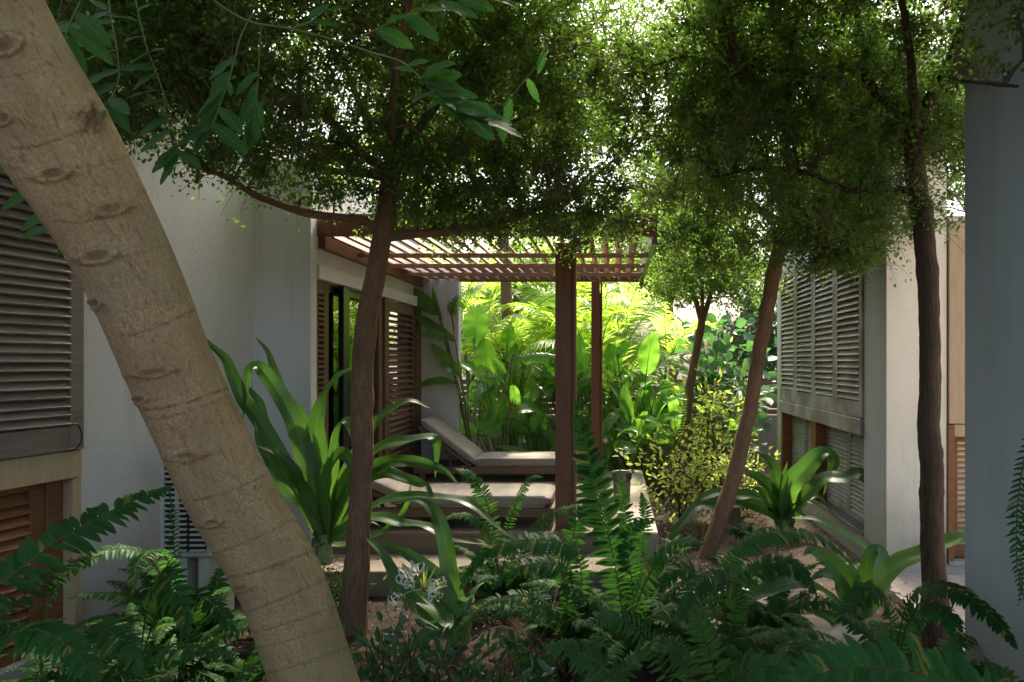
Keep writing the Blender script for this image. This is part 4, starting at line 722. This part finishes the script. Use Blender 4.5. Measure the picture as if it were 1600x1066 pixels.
def G(px, py, Y): q = P(px, py, Y); q[2] = -.02; return q
fern('fern with one long frond rising across the orange louvre at the left edge', G(-90, 0, 2.35),
  [(T(2.15, 2.75, (-110, 1000), (-40, 945), (30, 890), (95, 842), (160, 805), (215, 780), (262, 762)), .115, (.2, -.75, .55), 26), (T(2.3, 2.7, (-40, 1000), (20, 945), (80, 900), (120, 875), (158, 868)), .06, (.2, -.6, .7), 18), (T(2.3, 2.2, (-60, 1060), (0, 1000), (60, 985), (120, 1020), (150, 1070)), .10, (0, -.3, .9), 26)], 5, .8, (20, 120), .10, .0125)
fern('low fern in the lower left corner', G(60, 0, 2.75), [(T(2.7, 2.35, (70, 1100), (60, 1000), (40, 975), (0, 985), (-50, 1030)), .10, (0, -.4, .8), 28), (T(2.7, 2.4, (90, 1100), (110, 1010), (150, 985), (190, 1000), (220, 1050)), .10, (0, -.4, .8), 28), (T(2.7, 2.3, (150, 1090), (180, 1040), (230, 1020), (300, 1015), (370, 1025)), .09, (0, -.3, .9), 28)], 11, .75, (-180, 160), .10, .0125)
fern('fern in front of the cream air conditioner', G(290, 0, 3.9), [(T(3.9, 3.3, (280, 960), (240, 880), (200, 858), (150, 865), (100, 900), (70, 960)), .085, UPN, 32), (T(3.9, 3.4, (290, 960), (262, 875), (240, 860), (215, 880), (205, 930)), .085, UPN, 30), (T(3.9, 4.2, (285, 950), (272, 860), (268, 800), (262, 755)), .05, (0, -.9, .3), 20)], 10, .75, (0, 330), .095, .011)
fern('fern hiding the feet of the cream air conditioner', G(300, 0, 4.05), [], 9, .7, (90, 300), .085, .011)
fern('fern between the left house wall and the leaning trunk', G(215, 0, 3.2), [(T(3.2, 2.8, (215, 1060), (245, 960), (290, 930), (340, 950), (370, 1000)), .085, UPN, 30), (T(3.2, 2.7, (215, 1060), (230, 950), (250, 905), (262, 900), (285, 950), (290, 1010)), .10, (0, -.7, .6), 32)], 13, .7, (0, 345), .085, .011)
fern('fern with dark fronds tucked behind the foot of the leaning trunk', G(370, 0, 3.5), [], 9, .6, (0, 340), .075, .010)
fern('tall fern with one upright frond before the red brown front post', G(970, 0, 3.85),
  [(T(3.85, 3.75, (978, 1020), (971, 948), (960, 877), (946, 820), (932, 763), (921, 720), (910, 677), (899, 630)), .150, (0, -.95, .25), 34), (T(3.85, 3.8, (985, 1010), (990, 950), (985, 890), (980, 850), (992, 822), (1020, 812)), .10, (0, -.8, .5), 28), (T(3.85, 3.4, (975, 1010), (1000, 930), (1030, 870), (1065, 845), (1100, 850)), .09, UPN, 28)], 9, .85, (20, 350), .10, .0125)
fern('fern arching a silvery frond left over dry brown stems in front of the step', G(880, 0, 3.95),
  [(T(3.95, 3.7, (890, 1000), (908, 920), (900, 862), (867, 846), (818, 844), (771, 855), (739, 884), (720, 920)), .105, (0, -.45, .85), 40), (T(3.95, 3.6, (890, 1000), (860, 950), (818, 930), (771, 938), (736, 962), (712, 985)), .07, UPN, 26), (T(3.95, 3.7, (890, 1000), (880, 900), (850, 880), (800, 890), (770, 920)), .085, UPN, 30), (T(3.95, 4.1, (890, 1000), (885, 900), (900, 820), (920, 790), (950, 790)), .09, UPN, 30)], 12, .75, (0, 350), .09, .0115)
fern('small bushy fern at the edge of the deck below the front lounger', G(780, 0, 5.0), [(T(5, 4.9, (780, 900), (770, 820), (752, 765), (732, 742), (712, 733)), .085, UPN, 28), (T(5, 4.9, (785, 900), (795, 820), (810, 780), (828, 748), (850, 745)), .065, UPN, 28), (T(5, 4.7, (780, 900), (765, 840), (745, 815), (718, 805), (690, 812)), .07, UPN, 26), (T(5, 4.7, (785, 900), (830, 830), (870, 800), (910, 795), (930, 815)), .075, UPN, 28)], 13, .62, (0, 350), .075, .010)
fern('fern under the right hand lilies with fronds arching both ways', G(1140, 0, 3.7),
  [(T(3.7, 4.0, (1130, 1010), (1135, 900), (1170, 850), (1220, 832), (1270, 836), (1310, 860), (1338, 890)), .095, (0, -.5, .85), 40), (T(3.7, 3.5, (1130, 1010), (1105, 920), (1080, 890), (1050, 895), (1030, 930)), .09, UPN, 30), (T(3.7, 3.5, (1140, 1010), (1170, 910), (1210, 880), (1250, 890), (1275, 930)), .10, UPN, 30), (T(3.7, 3.3, (1140, 1010), (1150, 930), (1120, 900), (1085, 920), (1060, 970)), .10, UPN, 30)], 12, .72, (0, 350), .09, .0115)
fern('fern at the foot of the dark forked trunk arching right', G(1400, 0, 3.5),
  [(T(3.5, 2.9, (1395, 1060), (1415, 950), (1450, 915), (1490, 920), (1530, 945), (1562, 975), (1588, 1012)), .10, (0, -.4, .9), 38), (T(3.5, 3.2, (1395, 1060), (1390, 960), (1370, 925), (1340, 930), (1310, 960)), .09, UPN, 30), (T(3.5, 3.0, (1400, 1060), (1420, 970), (1460, 950), (1490, 975), (1500, 1020)), .09, UPN, 30)], 8, .65, (0, 340), .09, .0115)
fern('large frond fern across the lower right corner', G(1640, 0, 1.95),
  [(T(1.95, 1.95, (1640, 1150), (1560, 1088), (1500, 1068), (1440, 1055), (1375, 1043), (1310, 1046), (1255, 1062), (1200, 1090)), .135, (0, -.9, .4), 25), (T(2.2, 2.0, (1600, 1150), (1500, 1110), (1440, 1090), (1380, 1085), (1300, 1100)), .12, (0, -.8, .6), 22), (T(2.0, 2.3, (1640, 1150), (1610, 1090), (1590, 1070), (1560, 1050), (1540, 1030)), .08, (0, -.8, .6), 16)], 3, .6, (200, 330), .11, .014)
fern('small fern at the front end of the deck kerb', G(1000, 0, 5.05), [(T(5.05, 5.0, (985, 900), (982, 845), (975, 790), (968, 735)), .10, (0, -.9, .3), 24), (T(5.05, 4.95, (1000, 900), (1005, 850), (1008, 800), (1002, 770)), .08, (0, -.9, .3), 22), (T(5.05, 4.9, (990, 900), (955, 840), (925, 815), (905, 820)), .08, UPN, 24)], 9, .5, (0, 350), .07, .010)
fern('low fern on bare soil left of the stepping stones', G(1010, 0, 4.2), [], 9, .6, (0, 350), .085, .011)
fern('low fern between the tall fern and the bottom edge', G(900, 0, 3.1), [], 9, .6, (0, 350), .085, .011)
fern('low fern beside the stepping stones under the dark forked trunk', G(1290, 0, 3.3), [], 9, .6, (0, 350), .085, .011)
fern('fern in front of the leaning trunk at the lower left', G(300, 0, 2.75), [], 8, .6, (0, 350), .09, .012)
fern('fern below the arching leaves on the soil right of centre', G(1205, 0, 4.3), [], 8, .6, (0, 350), .085, .011)
fern('dark fern right of the broad leaved fern', G(1220, 0, 3.05), [], 8, .6, (0, 350), .085, .011)
fern('broad leaved fern at the bottom edge right of centre', G(1080, 0, 2.6),
  [(T(2.5, 2.4, (1140, 1120), (1118, 1050), (1098, 990), (1082, 945)), .085, (0, -.9, .4), 15), (T(2.5, 2.4, (1010, 1120), (960, 1060), (905, 1020), (850, 1010)), .085, (0, -.7, .7), 17), (T(2.6, 2.3, (1060, 1120), (1030, 1030), (1000, 985), (955, 965), (910, 975)), .08, (0, -.7, .7), 17), (T(2.5, 2.3, (1060, 1120), (1075, 1050), (1050, 1010), (1020, 1015)), .08, (0, -.6, .8), 16), (T(2.5, 2.2, (1100, 1120), (1150, 1060), (1200, 1040), (1260, 1050)), .085, (0, -.7, .7), 17)], 9, .55, (0, 350), .075, .014, LFERN2, npair=16)
fern('trailing fern hanging at the right edge in front of the blue shaded wall', P(1625, 650, 2.7), [(T(2.7, 2.65, (1620, 640), (1602, 710), (1592, 770), (1588, 830), (1590, 890), (1600, 935)), .05, (0, -1, .1), 22), (T(2.7, 2.7, (1630, 640), (1615, 760), (1605, 850), (1592, 945)), .05, (0, -1, .1), 22)], 0)
fern('small fern below the big lily beside the brown trunk', G(470, 0, 4.55), [], 9, .38, (0, 350), .05, .008)
# dry stems below the arching fern
rt = thing('dry_stems', 'tuft of dry brown fern stems under the arching fern', 'dead fern', G(850, 0, 3.9)); mb = MB(); q = []
for k in range(150):
    b0 = G(850, 0, 3.95)+rng.normal(size=3)*np.array([.15, .12, 0]); q.append(arc(b0, rng.uniform(0, 360), rng.uniform(.2, .5), rng.uniform(45, 88), rng.uniform(30, 140), 8))
tubes(mb, np.array(q), .0026, .001, 4); mb.build('stems', DRY, rt)
# glossy low shrubs at the bottom
for lab, c0, r_, n_ in (('glossy dark green low shrub at the foot of the leaning trunk', (600, 3.0), (.26, .25, .28), 420), ('glossy dark green low shrub at the bottom centre', (700, 2.95), (.26, .25, .27), 420), ('glossy dark green low shrub left of the broad leaved fern', (810, 2.85), (.28, .25, .24), 420)):
    q = G(c0[0], 0, c0[1]); bigleaf_shrub('low_shrub', lab, q, (q+np.array([0, 0, .36]), r_), n_, .075, LFIC, .42, 26, .7, 'glossy low shrubs')
bigleaf_shrub('low_shrub', 'small leafy weeds under the big lily', G(480, 0, 4.7), (G(490, 0, 4.65)+np.array([0, 0, .25]), (.32, .25, .28)), 500, .05, LFERN, .35, 22, .5)
for lab, px, Y in (('small fern beside the stump', 1170, 6.6), ('small fern on the soil by the shutter house corner', 1330, 5.5), ('small fern left of the slanting trunk', 1050, 5.9), ('small fern right of the slanting trunk', 1165, 5.4)): fern(lab, G(px, 0, Y), [], 5, .34, (0, 350), .05, .008)
bigleaf_shrub('low_shrub', 'small leafy weeds behind the tall fern', G(1030, 0, 4.3), (G(1030, 0, 4.3)+np.array([0, 0, .25]), (.35, .3, .28)), 400, .06, LFIC, .4, 18, .5)
bigleaf_shrub('low_shrub', 'thin leafy seedlings on the soil beyond the slanting trunk', G(1090, 0, 6.6), (G(1090, 0, 6.6)+np.array([0, 0, .16]), (.35, .5, .15)), 160, .05, LFERN2, .35, 14, .5)
# leaf litter on the soil
lm, t, b = new('dry_leaf_litter'); k = mix(t, island(t), (.22, .13, .075), (.09, .05, .03)); t.links.new(k, b.inputs['Base Color']); b.inputs['Roughness'].default_value = .8
N = 6500; q = np.column_stack([rng.uniform(-2.8, 2.3, N), rng.uniform(2.2, 9.5, N), np.full(N, .012)]); dk = (q[:, 0] < .40) & (q[:, 1] > 5.0); ok = ~dk | (rng.uniform(size=N) < .05); q[dk & (q[:, 1] > 5.66) & (q[:, 0] < .1), 2] = .345; q[dk & (q[:, 1] > 5.66) & (q[:, 0] >= .1), 2] = .355; q[dk & (q[:, 1] <= 5.66), 2] = .172; ok &= ~(dk & (q[:, 1] <= 5.18)); q = q[ok]
mb = MB(); leaves(mb, q+rng.normal(size=q.shape)*np.array([0, 0, .006]), rng.normal(size=q.shape)*np.array([1, 1, .15]), nrm(rng.normal(size=q.shape)*.25+np.array([0, 0, 1])), rng.uniform(.015, .05, len(q)), rng.uniform(.004, .012, len(q)), 0, True, .4); o = mb.build('leaf_litter', lm); tag(o, 'dry brown leaves scattered over the dark soil', 'leaf litter', None, 'stuff')
